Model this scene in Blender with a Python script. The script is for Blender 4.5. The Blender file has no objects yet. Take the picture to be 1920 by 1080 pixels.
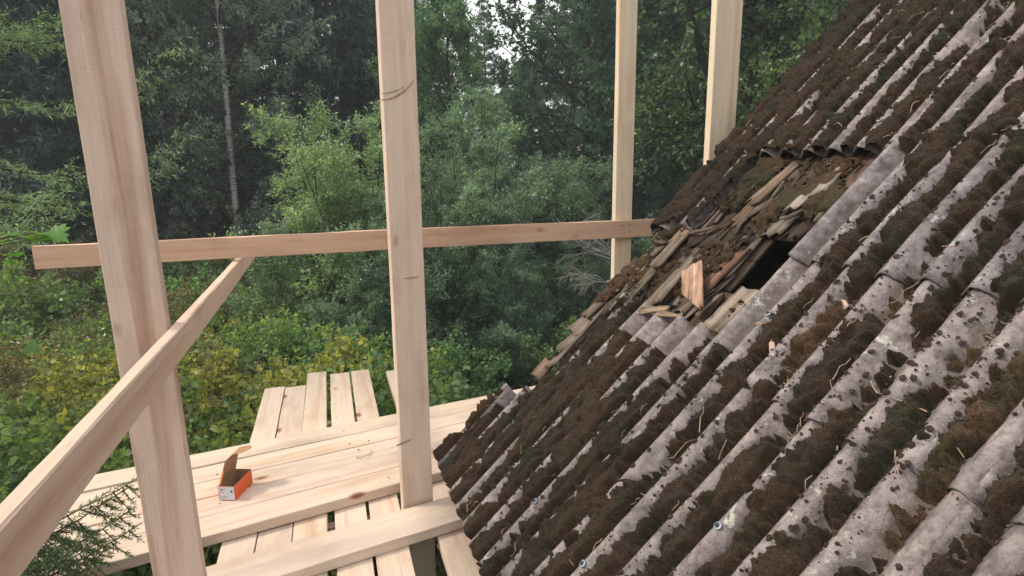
import bpy, math, random
import numpy as np
from mathutils import Matrix, Vector

# ------------------------------------------------------------------ camera, sky, sun, exposure
SC = bpy.context.scene
COL = SC.collection
S = 1.05                      # metres per unit of the camera calibration
CZ = 3.72                     # camera height over the ground
F = 1080.0                    # focal length in photo pixels (1920 wide)
_d = np.array([1040 - 960, 5800 - 540, F]); _d /= np.linalg.norm(_d)
_y = np.array([608 - 960, 318 - 540, F]); _y -= _d * (_y @ _d); _y /= np.linalg.norm(_y)
_x = np.cross(_y, -_d)
RW = np.stack([_x, _y, -_d])  # world axes in camera coordinates

cam = bpy.data.cameras.new('camera'); camo = bpy.data.objects.new('camera', cam); COL.objects.link(camo)
r_, dn_, fw_ = RW[:, 0], RW[:, 1], RW[:, 2]
camo.matrix_world = Matrix(((r_[0], -dn_[0], -fw_[0], 0), (r_[1], -dn_[1], -fw_[1], 0), (r_[2], -dn_[2], -fw_[2], CZ), (0, 0, 0, 1)))
cam.sensor_width = 36; cam.lens = 36 * F / 1920; cam.clip_start = 0.05; cam.clip_end = 2000
SC.camera = camo

SUN_EL, SUN_AZ = math.radians(47), math.radians(-72)      # azimuth from +Y, clockwise
wd = bpy.data.worlds.new('World'); SC.world = wd; wd.use_nodes = True
nt = wd.node_tree; nt.nodes.clear()
out = nt.nodes.new('ShaderNodeOutputWorld'); bg = nt.nodes.new('ShaderNodeBackground')
sky = nt.nodes.new('ShaderNodeTexSky'); sky.sky_type = 'NISHITA'; sky.sun_disc = False
sky.sun_elevation = SUN_EL; sky.sun_rotation = SUN_AZ; sky.air_density = 1.0; sky.dust_density = 2.0
tc = nt.nodes.new('ShaderNodeTexCoord'); no = nt.nodes.new('ShaderNodeTexNoise'); no.inputs['Scale'].default_value = 2.6; no.inputs['Detail'].default_value = 6
rp = nt.nodes.new('ShaderNodeValToRGB'); rp.color_ramp.elements[0].position = 0.3; rp.color_ramp.elements[1].position = 0.5
mx = nt.nodes.new('ShaderNodeMixRGB'); mx.inputs[2].default_value = (10.4, 10.2, 10.0, 1)
nt.links.new(tc.outputs['Generated'], no.inputs['Vector']); nt.links.new(no.outputs['Fac'], rp.inputs['Fac'])
nt.links.new(rp.outputs['Color'], mx.inputs[0]); nt.links.new(sky.outputs[0], mx.inputs[1])
nt.links.new(mx.outputs[0], bg.inputs['Color']); bg.inputs['Strength'].default_value = 0.135
nt.links.new(bg.outputs[0], out.inputs['Surface'])
sl = bpy.data.lights.new('sun', 'SUN'); sl.energy = 3.2; sl.angle = math.radians(10); sl.color = (1, .90, .76)
so = bpy.data.objects.new('sun', sl); COL.objects.link(so)
sd = Vector((math.sin(SUN_AZ) * math.cos(SUN_EL), math.cos(SUN_AZ) * math.cos(SUN_EL), math.sin(SUN_EL)))
so.rotation_euler = sd.to_track_quat('Z', 'Y').to_euler()
VS = SC.view_settings
VS.view_transform = 'Standard'; VS.look = 'None'; VS.gamma = 1; VS.use_curve_mapping = False
VS.exposure = 0.17
SC.cycles.max_bounces = 6; SC.cycles.transparent_max_bounces = 4
SC.cycles.use_denoising = True

# ------------------------------------------------------------------ helpers
rng = np.random.default_rng(7)
random.seed(7)

def ray(px, py):
    return RW @ np.array([(px - 960) / F, (py - 540) / F, 1.0])
def at(px, py, dist):
    """point on the ray of a pixel at a horizontal distance in metres"""
    r = ray(px, py); r = r / math.hypot(r[0], r[1]) * dist
    return Vector((r[0], r[1], r[2] + CZ))
def gpt(px, dist, z=0.0):
    p = at(px, 318, dist); return Vector((p.x, p.y, z))
def W3(x, y, z):
    """calibration units, relative to the camera -> world"""
    return Vector((x * S, y * S, z * S + CZ))

def mesh(name, V, Fc, smooth=False):
    V = np.asarray(V, dtype=np.float32).reshape(-1, 3)
    me = bpy.data.meshes.new(name)
    if isinstance(Fc, np.ndarray):
        k = Fc.shape[1]; n = len(Fc)
        me.vertices.add(len(V)); me.vertices.foreach_set('co', V.ravel())
        me.loops.add(n * k); me.loops.foreach_set('vertex_index', Fc.astype(np.int32).ravel())
        me.polygons.add(n)
        me.polygons.foreach_set('loop_start', np.arange(0, n * k, k, dtype=np.int32))
        me.update(calc_edges=True)
    else:
        me.from_pydata([tuple(v) for v in V], [], Fc); me.update()
    if smooth:
        me.polygons.foreach_set('use_smooth', np.ones(len(me.polygons), dtype=bool))
    return me

def obj(name, me, mat=None, parent=None, color=None):
    o = bpy.data.objects.new(name, me); COL.objects.link(o)
    if mat is not None and me is not None and len(me.materials) == 0: me.materials.append(mat)
    if parent is not None: o.parent = parent
    if color is not None: o.color = (*color, 1)
    return o
def tag(o, label, cat, group=None):
    o['label'] = label; o['category'] = cat
    if group: o['group'] = group
    return o
def empty(name, loc, label, cat, group=None):
    o = bpy.data.objects.new(name, None); COL.objects.link(o); o.location = loc
    o.empty_display_size = .2
    return tag(o, label, cat, group)

def vnoise(x, y, seed=0):
    """value noise in 0..1 for arrays"""
    xi = np.floor(x).astype(np.int64); yi = np.floor(y).astype(np.int64); fx = x - xi; fy = y - yi
    fx = fx * fx * (3 - 2 * fx); fy = fy * fy * (3 - 2 * fy)
    def h(a, b):
        n = (a * 374761393 + b * 668265263 + seed * 974711) & 0x7fffffff
        n = ((n ^ (n >> 13)) * 1274126177) & 0x7fffffff
        n = ((n ^ (n >> 16)) * 1103515245 + 12345) & 0x7fffffff
        return ((n >> 8) & 0xffff) / 65535.0
    return (h(xi, yi) * (1 - fx) + h(xi + 1, yi) * fx) * (1 - fy) + (h(xi, yi + 1) * (1 - fx) + h(xi + 1, yi + 1) * fx) * fy
def fbm(x, y, seed=0, oct=4):
    a, t, s = 1.0, 0, 0
    for i in range(oct):
        s = s + a * vnoise(x * 2 ** i, y * 2 ** i, seed + i * 17); t += a; a *= .5
    return s / t
def worley(x, y, seed=0):
    xi = np.floor(x).astype(np.int64); yi = np.floor(y).astype(np.int64); best = np.full(x.shape, 9.0)
    for dx in (-1, 0, 1):
        for dy in (-1, 0, 1):
            a, b = xi + dx, yi + dy
            px = a + vnoise(a * 1.0, b * 1.0, seed + 1); py = b + vnoise(a * 1.0, b * 1.0, seed + 2)
            best = np.minimum(best, (px - x) ** 2 + (py - y) ** 2)
    return np.sqrt(best)
def sstep(a, b, x):
    t = np.clip((x - a) / (b - a), 0, 1); return t * t * (3 - 2 * t)

def tubes(lines, sides=5):
    """lines: list of (pts (k,3), radii (k)) -> V, F"""
    Vs, Fs, n = [], [], 0
    a = np.arange(sides) * 2 * np.pi / sides
    for pts, rad in lines:
        pts = np.asarray(pts, float); k = len(pts)
        t = np.gradient(pts, axis=0); t /= np.linalg.norm(t, axis=1, keepdims=True) + 1e-9
        ref = np.array([0.31, 0.17, 1.0]) if abs(t[:, 2]).mean() < .8 else np.array([1.0, .2, 0.1])
        u = np.cross(t, ref); u /= np.linalg.norm(u, axis=1, keepdims=True) + 1e-9
        w = np.cross(t, u)
        ring = pts[:, None, :] + np.asarray(rad)[:, None, None] * (np.cos(a)[None, :, None] * u[:, None, :] + np.sin(a)[None, :, None] * w[:, None, :])
        Vs.append(ring.reshape(-1, 3))
        i = np.arange(k - 1)[:, None] * sides; j = np.arange(sides)[None, :]; j2 = (j + 1) % sides
        Fs.append((np.stack([i + j, i + j2, i + sides + j2, i + sides + j], -1).reshape(-1, 4)) + n)
        n += k * sides
    return np.concatenate(Vs), np.concatenate(Fs)

def norm(v):
    return v / (np.linalg.norm(v, axis=-1, keepdims=True) + 1e-9)
def leaves(P, D, L, Wd, up=0.5, fold=0.15, g=rng):
    """leaf-shaped quads: base, side, tip, side"""
    n = len(P); D = norm(D)
    N = g.normal(size=(n, 3)); N[:, 2] = np.abs(N[:, 2]) + up
    N = norm(N - D * (N * D).sum(1, keepdims=True)); B = np.cross(D, N)
    L = np.broadcast_to(L, n)[:, None]; Wd = np.broadcast_to(Wd, n)[:, None]
    V = np.stack([P, P + D * L * .42 + B * Wd * .5 + N * Wd * fold, P + D * L - N * L * .1, P + D * L * .42 - B * Wd * .5 + N * Wd * fold], 1)
    return V.reshape(-1, 3), np.arange(n * 4).reshape(-1, 4)

# ------------------------------------------------------------------ materials
def newmat(name):
    m = bpy.data.materials.new(name); m.use_nodes = True; t = m.node_tree; t.nodes.clear()
    o = t.nodes.new('ShaderNodeOutputMaterial'); p = t.nodes.new('ShaderNodeBsdfPrincipled')
    t.links.new(p.outputs[0], o.inputs['Surface'])
    N = lambda k, **kw: _n(t, k, **kw)
    return m, t, p, o, N
def _n(t, k, **kw):
    n = t.nodes.new(k)
    for a, v in kw.items():
        if a.startswith('i_'):
            key = a[2:]; n.inputs[int(key) if key.isdigit() else key].default_value = v
        else: setattr(n, a, v)
    return n
def ramp(t, src, stops):
    r = t.nodes.new('ShaderNodeValToRGB'); e = r.color_ramp.elements
    while len(e) < len(stops): e.new(.5)
    for i, (p, c) in enumerate(stops):
        e[i].position = p; e[i].color = (*c, 1) if len(c) == 3 else c
    t.links.new(src, r.inputs['Fac']); return r.outputs['Color']
def mixc(t, fac, a, b, mode='MIX'):
    m = t.nodes.new('ShaderNodeMixRGB'); m.blend_type = mode
    for i, v in enumerate((fac, a, b)):
        if hasattr(v, 'links') or hasattr(v, 'is_linked'): t.links.new(v, m.inputs[i])
        else: m.inputs[i].default_value = v if i == 0 else (*v, 1)
    return m.outputs[0]
def mapped(t, scale, rand=True):
    tcn = t.nodes.new('ShaderNodeTexCoord'); mp = t.nodes.new('ShaderNodeMapping'); mp.inputs['Scale'].default_value = scale
    if rand:
        oi = t.nodes.new('ShaderNodeObjectInfo'); mu = t.nodes.new('ShaderNodeMath'); mu.operation = 'MULTIPLY'; mu.inputs[1].default_value = 61.7
        t.links.new(oi.outputs['Random'], mu.inputs[0])
        va = t.nodes.new('ShaderNodeVectorMath'); va.operation = 'ADD'
        t.links.new(tcn.outputs['Object'], va.inputs[0]); t.links.new(mu.outputs[0], va.inputs[1]); t.links.new(va.outputs[0], mp.inputs['Vector'])
    else: t.links.new(tcn.outputs['Object'], mp.inputs['Vector'])
    return mp.outputs[0]
def noise(t, vec, scale, detail=4, rough=.55, dist=0):
    n = t.nodes.new('ShaderNodeTexNoise'); n.inputs['Scale'].default_value = scale; n.inputs['Detail'].default_value = detail
    n.inputs['Roughness'].default_value = rough; n.inputs['Distortion'].default_value = dist
    t.links.new(vec, n.inputs['Vector']); return n.outputs['Fac']
def bump(t, p, h, strength, dist=.01):
    b = t.nodes.new('ShaderNodeBump'); b.inputs['Strength'].default_value = strength; b.inputs['Distance'].default_value = dist
    t.links.new(h, b.inputs['Height']); t.links.new(b.outputs[0], p.inputs['Normal'])

def wood_material(name='fresh_sawn_timber', hs=0.0):
    """fresh rough-sawn spruce, grain along local X; tone from the object's colour"""
    m, t, p, o, N = newmat(name)
    oi = N('ShaderNodeObjectInfo')
    heart = noise(t, mapped(t, (.55, 11, 11)), 1, 3, .5, .6)
    rings = noise(t, mapped(t, (1.1, 55, 55)), 1, 3, .6, .3)
    fine = noise(t, mapped(t, (6, 260, 260)), 1, 4, .65)
    blot = noise(t, mapped(t, (2.2, 5, 5)), 1, 5, .6)
    c = ramp(t, heart, [(.35, (.90, .90, .91)), (.52, (1, 1, 1)), (.60, (.96 - .12 * hs, .92 - .16 * hs, .89 - .16 * hs)), (.70, (.83 - .2 * hs, .72 - .2 * hs, .66 - .2 * hs))])
    c = mixc(t, 1.0, oi.outputs['Color'], c, 'MULTIPLY')
    c = mixc(t, .20, c, ramp(t, rings, [(.30, (.78, .68, .60)), (.55, (1, 1, 1))]), 'MULTIPLY')
    c = mixc(t, .28, c, ramp(t, fine, [(.3, (.72, .66, .6)), (.6, (1.08, 1.06, 1.05))]), 'MULTIPLY')
    c = mixc(t, .6, c, ramp(t, blot, [(.30, (.66, .60, .57)), (.50, (1, 1, 1))]), 'MULTIPLY')
    # knots
    vo = N('ShaderNodeTexVoronoi'); vo.inputs['Scale'].default_value = 1; vo.inputs['Randomness'].default_value = 1
    kv = mapped(t, (3.4, 6.5, 6.5)); t.links.new(kv, vo.inputs['Vector'])
    kn = N('ShaderNodeMath', operation='ADD'); t.links.new(vo.outputs['Distance'], kn.inputs[0])
    sp = N('ShaderNodeSeparateColor'); t.links.new(vo.outputs['Color'], sp.inputs[0])
    gate = N('ShaderNodeMath', operation='MULTIPLY'); gate.inputs[1].default_value = .5
    gt = N('ShaderNodeMath', operation='LESS_THAN'); gt.inputs[1].default_value = .62
    t.links.new(sp.outputs[0], gt.inputs[0]); t.links.new(gt.outputs[0], gate.inputs[0]); t.links.new(gate.outputs[0], kn.inputs[1])
    km = ramp(t, kn.outputs[0], [(.05, (.27, .15, .09)), (.085, (.36, .22, .14)), (.10, (.62, .42, .30)), (.17, (1, 1, 1))])
    c = mixc(t, .9, c, km, 'MULTIPLY')
    # resin streaks and saw stains
    st = noise(t, mapped(t, (5, 70, 70)), 1, 4, .7)
    c = mixc(t, .5, c, ramp(t, st, [(.30, (.55, .42, .34)), (.38, (1, 1, 1))]), 'MULTIPLY')
    t.links.new(c, p.inputs['Base Color']); p.inputs['Roughness'].default_value = .78; p.inputs['Specular IOR Level'].default_value = .25
    saw = noise(t, mapped(t, (150, 22, 22)), 1, 2, .5)
    ad = N('ShaderNodeMath', operation='ADD'); t.links.new(fine, ad.inputs[0]); t.links.new(saw, ad.inputs[1])
    bump(t, p, ad.outputs[0], .5, .0025)
    return m
M = {}
M['wood'] = wood_material(); M['heart'] = wood_material('heartwood_timber', 1.0)

def old_wood():
    m, t, p, o, N = newmat('weathered_shingle_wood')
    oi = N('ShaderNodeObjectInfo')
    g = noise(t, mapped(t, (3, 70, 70)), 1, 5, .65, .3); b = noise(t, mapped(t, (5, 12, 12)), 1, 4, .6)
    c = mixc(t, 1, oi.outputs['Color'], ramp(t, g, [(.3, (.28, .24, .21)), (.5, (.85, .82, .8)), (.7, (1.25, 1.2, 1.15))]), 'MULTIPLY')
    c = mixc(t, .8, c, ramp(t, b, [(.35, (.35, .28, .22)), (.6, (1.05, 1, 1))]), 'MULTIPLY')
    t.links.new(c, p.inputs['Base Color']); p.inputs['Roughness'].default_value = .9; p.inputs['Specular IOR Level'].default_value = .2
    bump(t, p, g, .9, .006); return m
M['oldwood'] = old_wood()

def sheet_material():
    m, t, p, o, N = newmat('weathered_fibre_cement')
    oi = N('ShaderNodeObjectInfo')
    v = mapped(t, (1, 1, 1))
    a = noise(t, v, 9, 6, .65); b = noise(t, v, 60, 4, .6); d = noise(t, v, 26, 5, .7); e = noise(t, v, 240, 3, .6)
    c = ramp(t, a, [(.32, (.140, .120, .117)), (.5, (.235, .203, .198)), (.66, (.32, .28, .27))])
    c = mixc(t, .7, c, ramp(t, d, [(.38, (.48, .46, .47)), (.52, (1, 1, 1)), (.66, (1.22, 1.2, 1.16))]), 'MULTIPLY')
    c = mixc(t, .6, c, ramp(t, b, [(.36, (.55, .5, .47)), (.5, (1, 1, 1))]), 'MULTIPLY')
    c = mixc(t, ramp(t, noise(t, v, 15, 5, .75), [(.60, (0, 0, 0)), (.66, (.6, .6, .6))]), c, (.56, .55, .49))
    # grime that has settled in the valleys of the sheet
    tcn = N('ShaderNodeTexCoord'); sx = N('ShaderNodeSeparateXYZ'); t.links.new(tcn.outputs['Object'], sx.inputs[0])
    m1 = N('ShaderNodeMath', operation='MULTIPLY_ADD'); t.links.new(sx.outputs[1], m1.inputs[0]); m1.inputs[1].default_value = 2 * math.pi / (.1155 * S); m1.inputs[2].default_value = -1.948 * 2 * math.pi / .1155
    m2 = N('ShaderNodeMath', operation='COSINE'); t.links.new(m1.outputs[0], m2.inputs[0])
    m3 = N('ShaderNodeMath', operation='MULTIPLY_ADD'); t.links.new(m2.outputs[0], m3.inputs[0]); m3.inputs[1].default_value = -.22; t.links.new(noise(t, v, 17, 5, .7), m3.inputs[2])
    c = mixc(t, ramp(t, m3.outputs[0], [(.46, (0, 0, 0)), (.72, (.8, .8, .8))]), c, (.075, .058, .045))
    c = mixc(t, 1, c, oi.outputs['Color'], 'MULTIPLY')
    t.links.new(c, p.inputs['Base Color']); p.inputs['Roughness'].default_value = .82; p.inputs['Specular IOR Level'].default_value = .3
    ad = N('ShaderNodeMath', operation='ADD'); t.links.new(b, ad.inputs[0]); t.links.new(e, ad.inputs[1])
    bump(t, p, ad.outputs[0], .55, .004); return m
M['sheet'] = sheet_material()

def moss_material():
    m, t, p, o, N = newmat('dry_roof_moss')
    v = mapped(t, (1, 1, 1), False); gm = N('ShaderNodeNewGeometry')
    a = noise(t, v, 5, 4, .6); b = noise(t, v, 22, 4, .6); c0 = noise(t, v, 160, 4, .7)
    c = ramp(t, a, [(.34, (.031, .029, .012)), (.45, (.041, .028, .016)), (.55, (.069, .036, .021)), (.68, (.052, .036, .017))])
    c = mixc(t, ramp(t, b, [(.54, (0, 0, 0)), (.68, (.85, .85, .85))]), c, (.050, .045, .015))
    c = mixc(t, ramp(t, noise(t, v, 34, 4, .6), [(.6, (0, 0, 0)), (.72, (.7, .7, .7))]), c, (.025, .018, .012))
    c = mixc(t, 1, c, ramp(t, c0, [(.3, (.35, .35, .35)), (.55, (1.1, 1.1, 1.1)), (.75, (1.9, 1.8, 1.6))]), 'MULTIPLY')
    c = mixc(t, 1, c, ramp(t, gm.outputs['Random Per Island'], [(0, (.6, .6, .6)), (1, (1.5, 1.4, 1.2))]), 'MULTIPLY')
    t.links.new(c, p.inputs['Base Color']); p.inputs['Roughness'].default_value = 1; p.inputs['Specular IOR Level'].default_value = .1
    p.inputs['Sheen Weight'].default_value = .07
    bump(t, p, c0, 1, .012); return m
M['moss'] = moss_material()

def plain(name, col, rough=.8, nscale=40, amt=.35, bmp=.3, objcol=False, spec=.3, metal=0):
    m, t, p, o, N = newmat(name)
    v = mapped(t, (1, 1, 1)); n = noise(t, v, nscale, 5, .6)
    k = 1 - amt
    base = N('ShaderNodeObjectInfo').outputs['Color'] if objcol else col
    c = mixc(t, 1, base, ramp(t, n, [(.3, (k, k, k)), (.7, (1 + amt, 1 + amt, 1 + amt))]), 'MULTIPLY')
    t.links.new(c, p.inputs['Base Color']); p.inputs['Roughness'].default_value = rough; p.inputs['Specular IOR Level'].default_value = spec
    p.inputs['Metallic'].default_value = metal
    if bmp: bump(t, p, n, bmp, .01)
    return m
M['tuft'] = plain('dark_lichen', (.045, .030, .025), 1, 60, .5, .6, spec=.05)
M['straw'] = plain('dry_needles', (.30, .22, .14), .9, 30, .5, 0)
M['bark'] = plain('grey_brown_bark', (.05, .042, .034), .95, 14, .6, .8, objcol=True, spec=.1)
M['dead'] = plain('bare_dead_wood', (.22, .21, .19), .9, 20, .3, .3)
M['wall'] = plain('old_wall_boards', (.12, .10, .085), .9, 8, .4, .4)
M['soil'] = plain('forest_soil', (.045, .04, .022), 1, 3, .6, .6, spec=.05)
M['orange'] = plain('orange_carton', (.72, .13, .035), .55, 20, .08, 0)
M['kraft'] = plain('brown_cardboard', (.36, .205, .105), .8, 60, .12, .1)
M['white'] = plain('white_print', (.62, .62, .68), .6, 20, .05, 0)
M['ink'] = plain('grey_print', (.10, .10, .14), .6, 20, .05, 0)
M['steel'] = plain('zinc_screw', (.22, .27, .33), .5, 60, .2, 0, metal=.3)
M['darkrub'] = plain('rubber_washer', (.03, .03, .035), .7, 60, .2, 0)

def birch_bark():
    m, t, p, o, N = newmat('birch_bark')
    n = noise(t, mapped(t, (6, 6, 26)), 1, 4, .6); l = noise(t, mapped(t, (2, 2, 1.2)), 1, 3, .6)
    c = ramp(t, n, [(.36, (.04, .038, .035)), (.46, (.30, .29, .28)), (.7, (.42, .41, .39))])
    c = mixc(t, ramp(t, l, [(.45, (0, 0, 0)), (.6, (.6, .6, .6))]), c, (.10, .11, .08))
    t.links.new(c, p.inputs['Base Color']); p.inputs['Roughness'].default_value = .8
    return m
M['birch'] = birch_bark()

def leaf_material(name, transl=.42, rough=.42, spread=.5):
    m, t, p, o, N = newmat(name)
    oi = N('ShaderNodeObjectInfo'); gm = N('ShaderNodeNewGeometry')
    v = mapped(t, (1, 1, 1), False); big = noise(t, v, .9, 3, .6)
    c = mixc(t, 1, oi.outputs['Color'], ramp(t, gm.outputs['Random Per Island'], [(0, (1 - spread, 1 - spread, 1 - spread)), (.6, (1, 1, 1)), (1, (1 + spread * 1.3, 1 + spread, 1 + spread * .4))]), 'MULTIPLY')
    c = mixc(t, .8, c, ramp(t, big, [(.3, (.72, .78, .8)), (.7, (1.25, 1.2, .95))]), 'MULTIPLY')
    t.links.new(c, p.inputs['Base Color']); p.inputs['Roughness'].default_value = rough; p.inputs['Specular IOR Level'].default_value = .55
    tr = N('ShaderNodeBsdfTranslucent'); c2 = mixc(t, 1, c, (1.5, 1.75, .85), 'MULTIPLY'); t.links.new(c2, tr.inputs[0])
    ms = N('ShaderNodeMixShader'); ms.inputs[0].default_value = transl
    t.links.new(p.outputs[0], ms.inputs[1]); t.links.new(tr.outputs[0], ms.inputs[2]); t.links.new(ms.outputs[0], o.inputs['Surface'])
    return m
M['leaf'] = leaf_material('broad_leaf'); M['needle'] = leaf_material('conifer_needle', .15, .6, .4)
M['grass'] = leaf_material('grass_blade', .3, .6, .5)

# ------------------------------------------------------------------ ground
def ground_z(x, y):
    d = np.hypot(x, y)
    return (fbm(x * .12 + 30, y * .12 + 11, 3, 3) - .5) * .5 * sstep(5, 14, d) + sstep(40, 300, d) * 3
def build_ground():
    a = np.sinh(np.linspace(-1, 1, 141) * 4.2) / np.sinh(4.2) * 400
    X, Y = np.meshgrid(a, a + 12, indexing='ij'); Z = ground_z(X, Y) - .02
    n = 141; i = np.arange(n - 1)[:, None] * n + np.arange(n - 1)[None, :]
    me = mesh('ground', np.stack([X, Y, Z], -1), np.stack([i, i + n, i + n + 1, i + 1], -1).reshape(-1, 4), True)
    o = obj('ground', me, M['soil']); o['kind'] = 'structure'
build_ground()
def gz(p): return float(ground_z(np.array([p[0]]), np.array([p[1]]))[0])

# ------------------------------------------------------------------ timber planks
def plank_mesh(L, Wd, T, seed=0, warp=.002, bev=.0025, seg=14, spl=0.0):
    """chamfered bar along local X, centred, slightly uneven like sawn wood"""
    g = np.random.default_rng(seed)
    hw, ht = Wd / 2, T / 2
    prof = np.array([(-hw + bev, -ht), (hw - bev, -ht), (hw, -ht + bev), (hw, ht - bev), (hw - bev, ht), (-hw + bev, ht), (-hw, ht - bev), (-hw, -ht + bev)])
    xs = np.linspace(-L / 2, L / 2, seg + 1)
    ph = g.uniform(0, 6.28, 3)
    V = []
    for k, x in enumerate(xs):
        j = g.normal(0, warp * .35, (8, 2))
        oy = warp * math.sin(x * 1.3 + ph[0]); oz = warp * 1.5 * math.sin(x * .9 + ph[1])
        for q in range(8): V.append((x + (g.normal(0, spl) if k in (0, seg) else 0), prof[q, 0] + j[q, 0] + oy, prof[q, 1] + j[q, 1] * .5 + oz))
    Fc = []
    for k in range(seg):
        for q in range(8):
            a, b = k * 8 + q, k * 8 + (q + 1) % 8
            Fc.append((a, b, b + 8, a + 8))
    Fc.append(tuple(range(7, -1, -1))); Fc.append(tuple(seg * 8 + q for q in range(8)))
    return mesh('plank', V, Fc)
def frame(xd, zd):
    x = Vector(xd).normalized(); z = Vector(zd); z = (z - x * z.dot(x)).normalized(); y = z.cross(x)
    return Matrix(((x.x, y.x, z.x), (x.y, y.y, z.y), (x.z, y.z, z.z)))
PC = [0]; PM = {}
def plank(name, root, p0, p1, Wd, T, zd, color, **kw):
    """p0, p1: centre line ends in world; zd: direction of the thickness"""
    p0, p1 = Vector(p0), Vector(p1); PC[0] += 1
    me = plank_mesh((p1 - p0).length, Wd, T, PC[0], **kw)
    o = obj(name, me, M['wood'], root, color)
    m = frame(p1 - p0, zd).to_4x4(); m.translation = (p0 + p1) / 2
    o.matrix_local = Matrix.Translation(-Vector(root.location)) @ m; PM[o.name] = m
    return o

PALE = (.645, .525, .425); PINK = (.66, .51, .42); ROSE = (.62, .415, .30); CREAM = (.66, .55, .43)
def jit(c, a=.05): 
    k = random.uniform(1 - a, 1 + a); return (c[0] * k, c[1] * k * random.uniform(.985, 1.015), c[2] * k * random.uniform(.97, 1.03))

scaf = empty('timber_scaffold', (0.3, 2.6, 0), 'new timber scaffold of tall pale posts and guard rails beside the mossy roof', 'scaffold')
Zb = -1.5          # top of the lower boards
SK = math.atan(.178); ax = Vector((math.cos(SK), math.sin(SK), 0)); ay = Vector((-math.sin(SK), math.cos(SK), 0))
def post(x, y, w, t, ztop, col, rot=0.0, lean=(0, 0), zbot=None):
    b = W3(x, y, 0); b.z = 0
    tp = W3(x + lean[0], y + lean[1], ztop)
    # lean is measured over the part in view, so extend the line to the ground
    mid = W3(x, y, Zb); dirv = tp - mid
    b = mid - dirv * ((mid.z + .02) / dirv.z)
    return plank('post', scaf, b, tp, w * S, t * S, (-math.sin(rot), math.cos(rot), 0), col, seg=26, warp=.0012)
p1 = post(-.549, 1.925, .141, .047, 1.25, PINK, 0, (-.012, 0)); p1.data.materials[0] = M['heart']; p1['label'] = 'post with pink heartwood bands carrying the side rail'
p2 = post(.285, 2.372, .136, .046, 1.35, (.70, .56, .455), SK * .8, (.022, 0)); p2['label'] = 'post standing between the walkway and the flat front plank'
p3 = post(1.752, 3.245, .116, .046, 1.9, (.74, .62, .46), 0, (.004, 0)); p3['label'] = 'slim post behind the long guard rail'
p4 = post(2.0, 2.66, .155, .046, 1.7, (.74, .62, .47), 0, (.004, 0)); p4['label'] = 'post rising behind the edge of the mossy roof'
g1 = plank('guard_rail', scaf, W3(-1.312, 3.20, -.366), W3(2.35, 3.20, -.369), .107 * S, .026 * S, (0, 1, 0), ROSE, seg=20, warp=.004)
g1['label'] = 'long pinkish guard rail across the far posts'
g2 = plank('guard_rail', scaf, W3(-.461, .35, -.507), W3(-.461, 4.02, -.4625), .090 * S, .032 * S, (1, 0, 0), (.63, .475, .375), seg=22, warp=.003, bev=.004)
g2['label'] = 'side rail with bark-stained edge running from post to guard rail'
fc = (0.028, 2.195)
pa = W3(fc[0], fc[1], Zb + .0265)
fp = plank('cross_plank', scaf, pa - ax * .585 * S, pa + ax * .62 * S, .19 * S, .046 * S, (0, 0, 1), (.67, .545, .45), seg=12)
for yy, x0, x1 in ((2.47, -.50, .47), (3.60, -.45, .18)):
    plank('bearer', scaf, W3(x0, yy, Zb - .12), W3(x1, yy, Zb - .12), .14 * S, .045 * S, (0, 1, 0), CREAM, seg=10)

plat = empty('board_platform', W3(-.05, 2.0, Zb - .05), 'lower platform of pale boards with uneven ends and open gaps', 'platform')
for x0, x1, yf in ((-.520, -.387, 4.24), (-.3825, -.2435, 4.215), (-.240, -.101, 4.465), (-.071, .067, 4.37), (.0775, .2115, 4.41), (.338, .476, 4.30)):
    x = (x0 + x1) / 2
    plank('deck_board', plat, W3(x, -.6, Zb - .0225), W3(x + random.uniform(-.003, .003), yf, Zb - .0225 + random.uniform(-.002, .003)), (x1 - x0) * S, .044 * S, (0, 0, 1), jit(PALE, .06), seg=22, warp=.002)
walk = empty('plank_walkway', W3(.1, 2.9, Zb), 'walkway of five long pale planks laid across the lower boards', 'walkway')
w_ = .1615; c0 = Vector((0, 2.497, 0))
for k in range(5):
    c = W3(0, 2.497, Zb + .026); off = (w_ * (k + .5)) * S
    a0 = -1.33 + random.uniform(-.05, .05); a1 = 1.52 + random.uniform(-.06, .06)
    # the row fans out a little towards the near end as in the photograph
    a = math.atan(.196 - .0085 * k); dx = Vector((math.cos(a), math.sin(a), 0))
    cc = c + Vector((-math.sin(SK), math.cos(SK), 0)) * off
    plank('deck_plank', walk, cc + dx * a0 * S, cc + dx * a1 * S, (w_ - .004) * S, .048 * S, (0, 0, 1), jit((.645, .525, .43), .06), seg=24, warp=.0022)

# old bark scars and saw marks on the middle post
M['scar'] = plain('bark_scar', (.40, .27, .19), .9, 90, .5, .3)
def scar(po, T, pts, wpx):
    Mi = PM[po.name].inverted(); o_ = Mi @ Vector((0, 0, CZ)); V = []
    n = len(pts)
    for i, (px, py) in enumerate(pts):
        w = wpx * (.35 + .65 * math.sin(math.pi * (i + .4) / n)) * random.uniform(.7, 1.2)
        for q in (-w, w):
            d = Mi.to_3x3() @ Vector(ray(px, py + q)); k = (-T / 2 - .0026 - o_.z) / d.z; V.append(o_ + d * k)
    F_ = [(2 * i, 2 * i + 1, 2 * i + 3, 2 * i + 2) for i in range(n - 1)]
    k = len(V); V2 = V + [v + Vector((0, 0, .0045)) for v in V]
    F_ += [(a + k, d + k, c + k, b + k) for a, b, c, d in F_]
    obj('bark_scar', mesh('bark_scar', [tuple(v) for v in V2], F_), M['scar'], po)
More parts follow.
